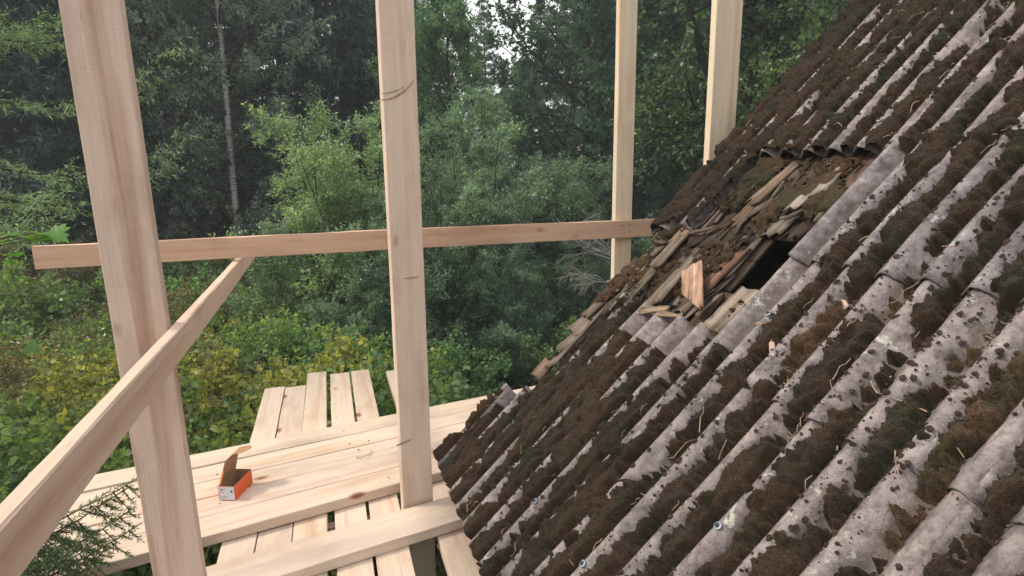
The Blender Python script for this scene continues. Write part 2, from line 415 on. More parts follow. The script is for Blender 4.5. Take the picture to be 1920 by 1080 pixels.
for pts, w in (([(715, 187), (728, 186), (742, 181), (757, 172), (768, 161), (776, 150)], 2.2), ([(716, 176), (730, 174), (744, 170), (758, 163)], 1.2), ([(758, 522), (771, 521), (786, 519)], 1.1), ([(744, 836), (754, 832), (764, 828), (771, 824)], 1.6), ([(762, 655), (762, 662), (763, 668)], 2.0)):
    scar(p2, .046 * S, pts, w)
# screw heads at the joints and along the walkway
def head_mesh():
    a = np.arange(8) * 2 * np.pi / 8; V = [(.0045 * math.cos(t), .0045 * math.sin(t), z) for z in (0, .0015) for t in a] + [(0, 0, .0008)]
    return mesh('screw_head', V, [(j, (j + 1) % 8, 8 + (j + 1) % 8, 8 + j) for j in range(8)] + [(8 + j, 8 + (j + 1) % 8, 16) for j in range(8)])
HM = head_mesh(); HM.materials.append(plain('dark_screw', (.05, .045, .04), .5, 60, .2, 0, metal=.6))
def head(root, p, nrm):
    o = obj('screw_head', HM, None, root); m = Vector(nrm).to_track_quat('Z', 'Y').to_matrix().to_4x4(); m.translation = Vector(p); o.matrix_local = Matrix.Translation(-Vector(root.location)) @ m
for dx, dz in ((-.03, .02), (.03, -.02), (.025, .022)):
    head(scaf, W3(1.752 + dx, 3.20 - .0142, -.368 + dz), (0, -1, 0))
for dy, dz in ((-.012, .02), (.012, -.022)):
    head(scaf, W3(-.4438, 1.925 + dy, -.489 + dz), (1, 0, 0))
for k in range(5):
    for u in (-.86, -.80, -.52, -.455, .13, .20, .42):
        if random.random() < .62:
            c = W3(0, 2.497, Zb + .0506) + Vector((-math.sin(SK), math.cos(SK), 0)) * (w_ * (k + random.uniform(.2, .8))) * S; a = math.atan(.196 - .0085 * k)
            head(walk, c + Vector((math.cos(a), math.sin(a), 0)) * (u + random.uniform(-.02, .02)) * S, (0, 0, 1))
# ------------------------------------------------------------------ old house with corrugated roof
TH = math.radians(43); CT, ST = math.cos(TH), math.sin(TH)
XE, ZE, YV = .42, -1.25, 2.372
PITCH = .1155; AMP = .023; YR = 1.948
house = empty('old_cottage', W3(XE + 2.8, 0, 0) - Vector((0, 0, CZ)), 'old cottage with mossy corrugated grey roof sheets and a hole in its shingles', 'house')
HL = Vector(house.location)
def roofP(s, y, h):
    """roof coordinates (up-slope, along the eave, height over the plane; calibration units) -> coordinates under the house"""
    s, y, h = np.broadcast_arrays(np.asarray(s, float), np.asarray(y, float), np.asarray(h, float))
    P = np.stack([(XE + s * CT - h * ST) * S - HL.x, y * S - HL.y, (ZE + s * ST + h * CT) * S + CZ - HL.z], -1)
    return P
def roof_at(px, py, h=0.0):
    r = ray(px, py); n = np.array([-ST, 0, CT]); p0 = np.array([XE, 0, ZE]) + n * h
    p = r * (n @ p0) / (n @ r); q = p - p0
    return q[0] * CT + q[2] * ST, p[1]
def wave(y): return AMP * np.cos((y - YR) * 2 * np.pi / PITCH)
def sag(s, y): return (fbm(np.asarray(s) * 1.3 + 5, np.asarray(y) * 1.1 + 9, 21, 2) - .5) * .03

def lift(s, y, s0, s1, y0, y1, lv):
    return .007 * (1 - (s - s0) / np.maximum(.01, s1 - s0)) + .006 * (y - y0) / (y1 - y0) + lv
def sheet(s0, s1, y0, y1, seed, keep=None, lv=0.0, col=(1, 1, 1), name='roof_sheet', thick=.0065):
    g = np.random.default_rng(seed)
    ny = int(round((y1 - y0) / PITCH * 12)); ns = max(4, int((s1 - s0) / .03))
    s = np.linspace(s0, s1, ns + 1); y = np.linspace(y0, y1, ny + 1)
    Sg, Yg = np.meshgrid(s, y, indexing='ij')
    edge = (fbm(Yg * 25 + seed, Yg * 0 + 3, seed, 3) - .5) * .022
    Sj = Sg + edge * (np.isclose(Sg, s0) | np.isclose(Sg, s1))
    h = wave(Yg) + sag(Sj, Yg) + lift(Sj, Yg, s0, s1, y0, y1, lv) + (fbm(Sj * 40, Yg * 40, seed, 2) - .5) * .0015
    top = roofP(Sj, Yg, h).reshape(-1, 3); bot = roofP(Sj, Yg, h - thick).reshape(-1, 3)
    n = ny + 1; idx = (np.arange(ns)[:, None] * n + np.arange(ny)[None, :])
    if keep is not None:
        sc_, yc = (Sg[:-1, :-1] + Sg[1:, 1:]) / 2, (Yg[:-1, :-1] + Yg[1:, 1:]) / 2
        k = keep(sc_, yc); 
    else: k = np.ones((ns, ny), bool)
    i = idx[k]; N_ = len(top)
    T = np.stack([i, i + n, i + n + 1, i + 1], -1)      # outward up
    T = T[:, ::-1]
    B = T[:, ::-1] + N_
    e = np.concatenate([np.stack([T[:, a], T[:, (a + 1) % 4]], -1) for a in range(4)])
    es = set(map(tuple, e)); bd = np.array([q for q in es if (q[1], q[0]) not in es])
    Sd = np.stack([bd[:, 1], bd[:, 0], bd[:, 0] + N_, bd[:, 1] + N_], -1)
    V = np.concatenate([top, bot]); Fa = np.concatenate([T, B, Sd])
    used = np.unique(Fa); rm = np.full(len(V), -1); rm[used] = np.arange(len(used))
    me = mesh('roof_sheet', V[used], rm[Fa], True)
    o = obj(name, me, M['sheet'], house, col); return o

# rows: bottom, (middle lower, middle upper), top ; columns from the gable towards the viewer
YC = [YV + .012, 1.47, .66, -.15, -.96, -1.77]
def jag(a, b, seed): return (fbm(a * 9 + seed, b * 9, seed, 3) - .5)
def keep_low(s, y):       # bottom sheet by the gable: its outer waves are broken off half way
    lim = np.where(y > YV - 1.05 * PITCH, .43, np.where(y > YV - 2.4 * PITCH, .47, 9.0)) + jag(y, s, 3) * .03
    return s < lim
def keep_rem(s, y): return s > 1.40 + jag(y, s, 5) * .22 + (YV - y) * .22
nseed = 100
GREY = (1, 1, 1)
for c in range(5):
    ya, yb = YC[c + 1] - (.6 * PITCH if c < 4 else 0), YC[c]
    for r, (s0, s1) in enumerate(((-.03, 1.05), (.925, 1.99), (1.885, 2.98), (2.86, 3.93))):
        nseed += 1; lv = .0 + .009 * (r > 0) * (r % 2) + .009 * (r == 2) * 2 + .009 * (r == 3) * 3
        lv = .0055 * r
        v = random.uniform(.9, 1.08); cc = (v, v * .985, v * 1.0)
        if c == 0 and r == 0: o = sheet(s0, s1, ya, yb, nseed, keep_low, lv, cc)
        elif c == 0 and r == 1:
            o = sheet(1.30, 1.99, YV - 2.35 * PITCH, yb, nseed, keep_rem, lv, (.8, .78, .78)); o['label'] = 'broken strip of sheet left on the gable edge'
        elif c == 1 and r == 1:
            o = sheet(s0, 1.43, ya, yb + .010, nseed, None, lv, (1.0, .99, 1.02)); nseed += 1
            o = sheet(1.375, s1, ya, yb + .010, nseed, None, lv + .008, (.86, .88, .95)); o['label'] = 'sheet with a clean grey edge beside the open shingles'
        else: o = sheet(s0, s1, ya, yb, nseed, None, lv, cc)
# far slope, ridge caps, walls
def slab(name, pts, th, mat, off):
    """quad slab from 4 corners (local to the house), thickened along off"""
    P = np.array(pts, float); Q = P + np.array(off)
    return obj(name, mesh(name, np.concatenate([P, Q]), [(0, 1, 2, 3), (7, 6, 5, 4), (0, 4, 5, 1), (1, 5, 6, 2), (2, 6, 7, 3), (3, 7, 4, 0)]), mat, house)
SR = 3.93; YB = YC[-1]
xr, zr = (XE + SR * CT), (ZE + SR * ST)
def farslope():
    ny = int((YV - YB) / PITCH * 6); s = np.linspace(0, SR, 12); y = np.linspace(YB, YV, ny)
    Sg, Yg = np.meshgrid(s, y, indexing='ij'); h = wave(Yg)
    P = np.stack([(2 * xr - (XE + Sg * CT - h * ST)) * S - HL.x, Yg * S, (ZE + Sg * ST + h * CT) * S + CZ], -1).reshape(-1, 3)
    i = (np.arange(11)[:, None] * ny + np.arange(ny - 1)[None, :])
    o = obj('roof_sheet', mesh('far_slope', P, np.stack([i, i + 1, i + ny + 1, i + ny], -1).reshape(-1, 4), True), M['sheet'], house, (1, 1, 1))
    md = o.modifiers.new('thick', 'SOLIDIFY'); md.thickness = .007
farslope()
cap = []
for sgn in (-1, 1): cap.append(((xr + sgn * .16 * CT) * S - HL.x, (zr - .16 * ST + .035) * S + CZ))
obj('ridge_cap', mesh('ridge_cap', [(cap[0][0], YB * S, cap[0][1]), (xr * S - HL.x, YB * S, (zr + .05) * S + CZ), (cap[1][0], YB * S, cap[1][1]), (cap[0][0], YV * S, cap[0][1]), (xr * S - HL.x, YV * S, (zr + .05) * S + CZ), (cap[1][0], YV * S, cap[1][1])], [(0, 1, 4, 3), (1, 2, 5, 4)]), M['sheet'], house, (.9, .9, .9))
xw = XE + .42; wtop = (ZE + .42 * math.tan(TH) - .16) * S + CZ; xw2 = 2 * xr - xw
slab('side_wall', [(xw * S - HL.x, (YB + .15) * S, 0), (xw * S - HL.x, 2.14 * S, 0), (xw * S - HL.x, 2.14 * S, wtop), (xw * S - HL.x, (YB + .15) * S, wtop)], .1, M['wall'], (.12, 0, 0))
slab('side_wall', [(xw2 * S - HL.x, (YB + .15) * S, 0), (xw2 * S - HL.x, 2.14 * S, 0), (xw2 * S - HL.x, 2.14 * S, wtop), (xw2 * S - HL.x, (YB + .15) * S, wtop)], .1, M['wall'], (-.12, 0, 0))
for yw in (2.15, YB + .2):
    pts = [(xw * S - HL.x, yw * S, 0), (xw2 * S - HL.x, yw * S, 0), (xw2 * S - HL.x, yw * S, wtop), (xr * S - HL.x, yw * S, (zr - .17) * S + CZ), (xw * S - HL.x, yw * S, wtop)]
    P = np.array(pts); Q = P + np.array([0, .12 * S, 0]) 
    obj('gable_wall', mesh('gable_wall', np.concatenate([P, Q]), [(0, 1, 2, 3, 4), (9, 8, 7, 6, 5)] + [(i, 5 + i, 5 + (i + 1) % 5, (i + 1) % 5) for i in range(5)]), M['wall'], house)

# old sheathing boards under the shingles (with the hole), one by one
HS0, HS1, HY0, HY1 = 1.245, 1.45, 1.44, 1.72
def roofbox(name, s, y, h, ls, ly, th, mat, col, rot=0.0, tilt=0.0, roll=0.0, seed=0, rough=.0, taper=0.0, nseg=5, parent=house, bend=0.0, crack=0.0):
    """thin board: length along the slope ls, width ly"""
    g = np.random.default_rng(seed)
    nx, nw = nseg, 4
    u = np.linspace(-.5, .5, nx + 1); v = np.linspace(-.5, .5, nw + 1)
    U, Vv = np.meshgrid(u, v, indexing='ij')
    e0 = g.normal(0, rough, nw + 1); e1 = g.normal(0, rough, nw + 1); sd = g.normal(0, rough * .10, (nx + 1, 2))
    X = U * ls; X[0] += e0; X[-1] += e1
    Yy = Vv * ly * (1 - taper * (U + .5)); Yy[:, 0] += sd[:, 0]; Yy[:, -1] += sd[:, 1]
    Zc = bend * (U * U * 4 - .3) + g.normal(0, .0007, U.shape) + (g.normal(0, .0018, (1, nw + 1)))
    T = np.stack([X, Yy, Zc + th / 2], -1).reshape(-1, 3); B = np.stack([X, Yy, Zc - th / 2], -1).reshape(-1, 3)
    n = nw + 1; i = (np.arange(nx)[:, None] * n + np.arange(nw)[None, :]).ravel(); N_ = len(T)
    q = np.stack([i, i + n, i + n + 1, i + 1], -1)
    Fa = [q, q[:, ::-1] + N_]
    bd = [(k, k + 1) for k in range(nw)] + [((nx) * n + k + 1, nx * n + k) for k in range(nw)] + [((k + 1) * n, k * n) for k in range(nx)] + [(k * n + nw, (k + 1) * n + nw) for k in range(nx)]
    bd = np.array(bd); Fa.append(np.stack([bd[:, 0], bd[:, 1], bd[:, 1] + N_, bd[:, 0] + N_], -1))
    V = np.concatenate([T, B]) * S
    o = obj(name, mesh(name, V, np.concatenate(Fa)), mat, parent, col)
    xs = Vector((CT, 0, ST)); zn = Vector((-ST, 0, CT)); yy = zn.cross(xs)
    m = Matrix(((xs.x, yy.x, zn.x), (xs.y, yy.y, zn.y), (xs.z, yy.z, zn.z)))
    m = m @ Matrix.Rotation(rot, 3, 'Z') @ Matrix.Rotation(tilt, 3, 'Y') @ Matrix.Rotation(roll, 3, 'X')
    m4 = m.to_4x4(); p = roofP(s, y, h); m4.translation = Vector(p)
    if parent is None: m4 = Matrix.Translation(HL) @ m4
    o.matrix_local = m4
    return o
k = 0
sb = 0.12
while sb < 2.15:
    wb = random.uniform(.10, .14); k += 1
    if sb + wb > HS0 + .01 and sb < HS1 - .01:
        roofbox('sheathing_board', sb + wb / 2, (HY1 + 2.34) / 2, -.064, wb, 2.34 - HY1, .02, M['oldwood'], (.13, .10, .075), seed=900 + k, rough=.004, nseg=3)
        roofbox('sheathing_board', sb + wb / 2, (1.2 + HY0) / 2, -.064, wb, HY0 - 1.2, .02, M['oldwood'], (.12, .09, .07), seed=930 + k, rough=.004, nseg=3)
    else:
        roofbox('sheathing_board', sb + wb / 2, 1.77 if sb > .68 else 1.62, -.064, wb, 1.14 if sb > .68 else .84, .02, M['oldwood'], jit((.13, .10, .075), .2), seed=900 + k, rough=.004, nseg=3)
    sb += wb + .003
SHC = [(.125, .098, .080), (.095, .072, .058), (.16, .135, .115), (.075, .055, .044), (.20, .175, .155), (.13, .085, .060)]
n_sh = 0
s_ = .40
while s_ < 1.98:
    y = YV + random.uniform(-.045, .02)
    while y > 1.46:
        w = random.uniform(.055, .115); yc = y - w / 2
        ln = random.uniform(.20, .34); inhole = s_ + ln - .08 > HS0 + .01 and s_ - .08 < HS1 - .01 and yc - w * .5 < HY1
        if not inhole and random.random() > .06 and not (s_ < 1.0 and yc < YV - .36) and s_ > .70:
            n_sh += 1
            roofbox('shingle', s_ + ln / 2 - .08, yc, -.040 + random.uniform(-.004, .008), ln, w * .97, random.uniform(.005, .009), M['oldwood'], jit(random.choice(SHC), .25) if s_ > 1.38 else jit(random.choice(SHC[:3] + SHC[4:]), .2, ) if random.random() < .4 else jit((.20, .172, .145), .25),
                    rot=random.gauss(0, .10), tilt=math.radians(random.gauss(2.8, 2.2)), roll=random.gauss(0, .06), seed=2000 + n_sh, rough=random.uniform(.006, .018), taper=random.uniform(0, .18), bend=random.uniform(0, .010))
        y -= w + random.uniform(.001, .008)
    s_ += random.uniform(.085, .115)
# particular pieces that can be told apart
def piece(px, py, ls, ly, h, rot, tilt, roll, col, th=.010, rough=.01, taper=.1, bend=0, lab=None):
    global n_sh
    n_sh += 1; s, y = roof_at(px, py, h)
    o = roofbox('shingle', s, y, h, ls, ly, th, M['oldwood'], col, rot, math.radians(tilt), roll, 5000 + n_sh, rough, taper, 7, bend=bend)
    if lab: o['label'] = lab
piece(1378, 583, .20, .125, -.010, .02, 5, .05, (.29, .255, .215), .012, .006, .0, lab='pale rough shingle below the hole')
piece(1402, 590, .16, .055, -.004, .10, 5, .1, (.27, .20, .15), .010)
piece(1356, 505, .22, .09, -.018, -.04, 3, -.12, (.20, .125, .09), .012, .012, .15)
piece(1255, 470, .22, .060, .004, .18, 6, .1, (.25, .215, .175), .010, .008)
piece(1268, 522, .26, .050, .002, .22, 4, .0, (.27, .24, .20), .010, .008, .3)
piece(1240, 545, .24, .045, .004, .12, 4, .1, (.23, .19, .15), .010, .01, .2)
piece(1225, 505, .20, .040, .004, .30, 5, .2, (.21, .18, .13), .010, .012, .2)
piece(1195, 545, .18, .050, .012, .05, 3, -.2, (.20, .175, .14), .012, .012, .3)
piece(1160, 575, .20, .045, .020, .0, 2, -.2, (.29, .265, .23), .012, .012, .5)
piece(1118, 603, .26, .060, .012, -.05, -3, -.3, (.15, .125, .09), .014, .018, .5)
piece(1085, 632, .30, .030, .030, -.14, -5, -.2, (.33, .30, .26), .012, .010, .6)
piece(1140, 590, .26, .04, .025, .25, 4, .2, (.30, .27, .23), .009, .012, .4)
piece(1018, 692, .10, .075, -.004, .15, 4, .2, (.33, .245, .19), .012, .006, .0)
piece(1040, 676, .09, .065, .004, -.20, 8, -.3, (.34, .26, .205), .012, .010, .0)
piece(1226, 580, .14, .035, .030, -1.15, 2, .0, (.31, .25, .19), .008, .006, .5)
piece(1255, 590, .12, .030, .022, -1.35, 2, .0, (.28, .21, .15), .008, .006, .6)
piece(1300, 420, .20, .07, -.018, .1, 4, .1, (.25, .185, .13), .01, .02, .2)
piece(1405, 395, .20, .07, -.016, .0, 4, .05, (.23, .17, .125), .01, .02, .2)
piece(1560, 335, .16, .05, -.006, .1, 7, .1, (.33, .31, .29), .009, .012, .2)
piece(1515, 365, .16, .045, -.006, .0, 7, .2, (.31, .29, .27), .009, .012, .2)
piece(1450, 345, .22, .06, -.010, -.05, 5, .1, (.22, .17, .13), .009, .012, .2)
for _ in range(46):      # splinters and torn ends lying on the old shingles
    s, y = random.uniform(1.06, 1.86), random.uniform(1.56, 2.30)
    if HS0 - .06 < s < HS1 + .06 and y < HY1 + .05: continue
    n_sh += 1
    roofbox('splinter', s, y, -.012, random.uniform(.05, .16), random.uniform(.006, .022), .005, M['oldwood'], jit(random.choice(SHC[:1] + SHC[2:3] + [(.24, .21, .17)]), .2), random.gauss(0, .5), math.radians(random.gauss(2, 4)), 0, 7000 + n_sh, .004, .3, 3)
# loose broken shingle leaning across the open patch
s, y = roof_at(1300, 545, .03); _a, _b = roof_at(1299, 500, .03), roof_at(1301, 590, .03); lrot = math.atan2(_a[1] - _b[1], _a[0] - _b[0]); llen = math.hypot(_a[1] - _b[1], _a[0] - _b[0]) * 1.05
ls = roofbox('broken_shingle', s, y, .040, llen, .085, .011, M['oldwood'], (.46, .32, .245), rot=lrot, tilt=math.radians(4), roll=.0, seed=77, rough=.005, taper=-.0, nseg=9, parent=None, bend=.006)
tag(ls, 'loose pinkish broken shingle lying on the open patch beside the hole', 'shingle')
me = ls.data                                   # split foot: pull the lower end into two prongs
for v in me.vertices:
    u = v.co.x / (llen * S) + .5
    if u < .5: v.co.y = v.co.y * (.22 + 1.56 * u) - (.5 - u) * .085 * S

# ------------------------------------------------------------------ moss on the roof
def col_of(y): return np.clip(np.floor((YV - y) / .87), 0, 4)
def present(s, y):
    ok = np.ones_like(s, bool)
    in0 = y > 1.48
    ok &= ~(in0 & (s > 1.05) & (s < 1.885) & ~((y > YV - 2.35 * PITCH) & keep_rem(s, y)))
    ok &= ~((s < 1.05) & ~keep_low(s, y))
    ok &= y < YV + .012
    return ok
def top_h(s, y):
    row = np.where(s > 2.86, 3, np.where(s > 1.885, 2, np.where(s > .925, 1, 0)))
    s0 = np.array([-.03, .925, 1.885, 2.86])[row]; s1 = np.array([1.05, 1.99, 2.98, 3.93])[row]
    c = np.where(y > 1.48, 0, np.where(y > .66, 1, np.where(y > -.15, 2, 3)))
    y0 = (np.array([1.47, .66, -.15, -.96]) - .6 * PITCH)[c]; y1 = np.array([YV + .012, 1.48, .66, -.15])[c]
    row = np.where((c == 0) & (s < 1.05), 0, row); s0 = np.where(row == 0, -.03, s0); s1 = np.where(row == 0, 1.05, s1)
    h = wave(y) + sag(s, y) + lift(s, y, s0, s1, y0, y1, 0) + .0055 * row
    return h + np.where((c == 1) & (s > 1.375) & (s < 1.9), .010, 0)
MO = .015
def moss_t(s, y):
    ph = np.cos((y - YR) * 2 * np.pi / PITCH); valley = .5 - .5 * ph
    big = fbm(s * 2.2 + 3, y * 2.6 + 7, 31, 3); med = fbm(s * 7 + 1, y * 11 + 2, 37, 4); fine = fbm(s * 42, y * 42, 41, 3)
    heavy = sstep(1.05, 1.7, y) * sstep(1.25, .9, s) * .08 + sstep(1.15, 1.75, y) * .10 + sstep(1.0, 2.3, s) * .03 - sstep(1.3, .7, y) * sstep(1.5, .8, s) * .07
    vf = fbm(s * 120, y * 120, 43, 2)
    c = big * .42 + med * 1.06 + fine * .48 + (vf - .5) * .26 + valley * .47 + heavy + sstep(YV - .30, YV - .12, y) * sstep(1.2, 1.5, s) * .14 - 1.20 + MO
    c = c - (1 - valley) * .34 * sstep(.44, .60, fbm(s * 15 + 8, y * 24 + 3, 71, 3)) * (1 - .35 * sstep(2.6, 1.9, y))
    # clean parts that used to be covered
    clean = (s > .90) & (s < 1.06) & (y > 1.52) & (y < 1.98); c = np.where(clean, c - .5, c)
    strip = (y > 1.372 + .012 * np.sin(s * 23)) & (y < 1.50) & (s > 1.0) & (s < 1.89); c = np.where(strip, c - .8, c)
    c = np.where((s < .46) & (s > .34) & (y > YV - 2.4 * PITCH), c - .4, c)
    cover = sstep(0, .16, c)
    d = worley(s * 17, y * 22, 5); d2 = worley(s * 48, y * 55, 9)
    cush = np.sqrt(np.clip(1 - d * d * 1.25, 0, 1)) * .021 * (.5 + valley) + np.sqrt(np.clip(1 - d2 * d2 * 1.3, 0, 1)) * .010
    return cover * (.003 + cush + .018 * valley * sstep(.0, .35, c)) + (fine - .5) * .004 * cover - .004 * (cover < .03), cover
def build_moss():
    ds = .0060
    s = np.arange(-.028, 3.9, ds); y = np.arange(-.3, YV + .011, ds)
    Sg, Yg = np.meshgrid(s, y, indexing='ij')
    t, cov = moss_t(Sg, Yg); ok = cov > .03; pr_ = present(Sg, Yg)
    h = top_h(Sg, Yg) + t
    P = roofP(Sg, Yg, h).reshape(-1, 3)
    n = len(y); idx = (np.arange(len(s) - 1)[:, None] * n + np.arange(n - 1)[None, :])
    k = (ok[:-1, :-1] | ok[1:, :-1] | ok[:-1, 1:] | ok[1:, 1:]) & pr_[:-1, :-1] & pr_[1:, :-1] & pr_[:-1, 1:] & pr_[1:, 1:]
    i = idx[k]; Q = np.stack([i, i + 1, i + n + 1, i + n], -1)[:, ::-1]
    Q = np.stack([i, i + n, i + n + 1, i + 1], -1)[:, ::-1]
    used = np.unique(Q); rm = np.full(len(P), -1); rm[used] = np.arange(len(used))
    o = obj('moss', mesh('moss', P[used], rm[Q], True), M['moss'], house); o['kind'] = 'stuff'
    # short fuzz standing out of the cushions
    pool = P[used]; pick = pool[rng.integers(0, len(pool), 100000)]
    nrm = np.array([-ST, 0, CT]); D = norm(rng.normal(size=pick.shape) * .55 + nrm * .8)
    L = rng.uniform(.005, .014, len(pick)); wv = norm(np.cross(D, rng.normal(size=pick.shape))) * .0011
    V = np.stack([pick - wv, pick + wv, pick + D * L[:, None]], 1).reshape(-1, 3)
    o = obj('moss_fuzz', mesh('moss_fuzz', V, np.arange(len(V)).reshape(-1, 3)), M['moss'], house); o['kind'] = 'stuff'
    # moss creeping over the bared shingles
    s = np.arange(1.0, 1.93, ds); y = np.arange(1.53, YV - .02, ds); Sg, Yg = np.meshgrid(s, y, indexing='ij')
    c = fbm(Sg * 6 + 2, Yg * 9 + 5, 61, 4) + (fbm(Sg * 60, Yg * 60, 62, 2) - .5) * .35 + sstep(1.3, 1.8, Sg) * .20 + sstep(2.0, 2.3, Yg) * .10 - .60
    c = np.where((Sg > HS0 - .05) & (Sg < HS1 + .03) & (Yg < HY1 + .05), -1, c); c = np.where(present(Sg, Yg), -1, c); cv = sstep(0, .14, c)
    d = worley(Sg * 24, Yg * 30, 15); h = -.028 + cv * (.012 + .020 * np.sqrt(np.clip(1 - d * d * 1.2, 0, 1)))
    P2 = roofP(Sg, Yg, h).reshape(-1, 3); n = len(y); idx = (np.arange(len(s) - 1)[:, None] * n + np.arange(n - 1)[None, :]); ok = cv > .04
    i = idx[ok[:-1, :-1] & ok[1:, :-1] & ok[:-1, 1:] & ok[1:, 1:]]; Q = np.stack([i, i + n, i + n + 1, i + 1], -1)[:, ::-1]
    used = np.unique(Q); rm = np.full(len(P2), -1); rm[used] = np.arange(len(used))
    o = obj('moss', mesh('shingle_moss', P2[used], rm[Q], True), M['moss'], house); o['kind'] = 'stuff'
    # dark round tufts dotted over the bare crests
    n = 35000
    s = rng.uniform(-.02, 3.85, n); y = rng.uniform(-.3, YV, n)
    ph = np.cos((y - YR) * 2 * np.pi / PITCH)
    dens = fbm(s * 5 + 9, y * 7 + 4, 51, 3)
    _, cov = moss_t(s, y)
    ok = present(s, y) & (dens + .12 * ph + rng.uniform(-.12, .12, n) > .53) & ~((y > 1.375) & (y < 1.50) & (s > 1) & (s < 1.89)) & ~((s > .9) & (s < 1.06) & (y > 1.52) & (y < 1.98))
    s, y = s[ok], y[ok]; n = len(s)
    r = rng.gamma(2.3, .0015, n).clip(.0014, .0088)
    c = roofP(s, y, top_h(s, y) + r * .3)
    # low dome: 2 rings of 6
    a = np.arange(6) * 2 * np.pi / 6; ring = []
    for el, rr in ((-.35, 1.0), (.6, .78)):
        ring.append(np.stack([np.cos(a) * rr, np.sin(a) * rr, np.full(6, el)], -1))
    unit = np.concatenate(ring + [np.array([[0, 0, 1.0]])])
    jitt = rng.normal(1, .14, (n, 13, 1))
    loc = unit[None] * r[:, None, None] * jitt * np.array([1, 1, .40]); xs = np.array([CT, 0, ST]); zn = np.array([-ST, 0, CT]); yy = np.array([0, 1.0, 0])
    V = c[:, None, :] + S * (loc[..., :1] * xs + loc[..., 1:2] * yy + loc[..., 2:] * zn)
    q = []
    q += [(j, (j + 1) % 6, 6 + (j + 1) % 6, 6 + j) for j in range(6)]
    q += [(6 + j, 6 + (j + 1) % 6, 12, 12) for j in range(6)]
    tri = []
    for f_ in q:
        tri.append((f_[0], f_[1], f_[2]))
        if f_[2] != f_[3]: tri.append((f_[0], f_[2], f_[3]))
    tri = np.array(tri)[:, ::-1]
    Fa = (tri[None] + (np.arange(n) * 13)[:, None, None]).reshape(-1, 3)
    o = obj('lichen_tufts', mesh('lichen_tufts', V.reshape(-1, 3), Fa, True), M['tuft'], house); o['kind'] = 'stuff'
    # dry needles, stalks and bark crumbs
    ln = []
    for _ in range(420):
        s0, y0 = rng.uniform(0, 3.2), rng.uniform(.3, YV - .05)
        if not present(np.array([s0]), np.array([y0]))[0]: continue
        hh = float(top_h(np.array([s0]), np.array([y0]))[0]) + .016; L = rng.gamma(2.5, .011) + .01; a = rng.uniform(0, 6.28)
        b = rng.normal(0, .25); pts = []
        for u in np.linspace(0, 1, 5): pts.append(roofP(s0 + L * u * math.cos(a + b * u), y0 + L * u * math.sin(a + b * u), hh + u * (1 - u) * L * rng.uniform(.0, .6) + u * rng.uniform(-.004, .012)))
        ln.append((np.array(pts), np.linspace(1, .6, 5) * rng.uniform(.0008, .0019)))
    V, Fa = tubes(ln, 4); o = obj('fallen_needles', mesh('fallen_needles', V, Fa), M['straw'], house); o['kind'] = 'stuff'
build_moss()
# broken crumbs of shingle and shreds on the moss
for px, py in ((1428, 610), (1585, 575), (1450, 655), (1130, 760), (1770, 110)):
    s, y = roof_at(px, py, .02); n_sh += 1
    roofbox('bark_crumb', s, y, .026, random.uniform(.025, .06), random.uniform(.012, .025), .006, M['oldwood'], (.45, .36, .29), random.uniform(0, 3), random.uniform(-.3, .3), random.uniform(-.3, .3), 8000 + n_sh, .004, .2, 3)
# roofing screws with washers
def washer():
    a = np.arange(12) * 2 * np.pi / 12; V = []
    for r, z in ((.011, 0), (.011, .002), (.0062, .0032), (.0062, .006), (.003, .0072)): V += [(r * math.cos(t), r * math.sin(t), z) for t in a]
    Fc = [(k * 12 + j, k * 12 + (j + 1) % 12, k * 12 + 12 + (j + 1) % 12, k * 12 + 12 + j) for k in range(4) for j in range(12)]
    Fc.append(tuple(48 + j for j in range(12))); me = mesh('screw', V, Fc); me.materials.append(M['steel']); me.materials.append(M['darkrub'])
    for i in range(24, 49): me.polygons[i].material_index = 1
    return me
wm = washer()
for px, py in ((966, 870), (1008, 944), (1366, 1004), (1106, 1072), (1299, 379), (1645, 234), (1463, 600), (1576, 232)):
    s, y = roof_at(px, py, .02); y = YR - round((YR - y) / PITCH) * PITCH
    o = obj('roofing_screw', wm, None, house); hh = float(top_h(np.array([s]), np.array([y]))[0]) + .003
    xs = Vector((CT, 0, ST)); zn = Vector((-ST, 0, CT)); yy = zn.cross(xs)
    m = Matrix(((xs.x, yy.x, zn.x), (xs.y, yy.y, zn.y), (xs.z, yy.z, zn.z))).to_4x4(); m.translation = Vector(roofP(s, y, hh)); o.matrix_local = m

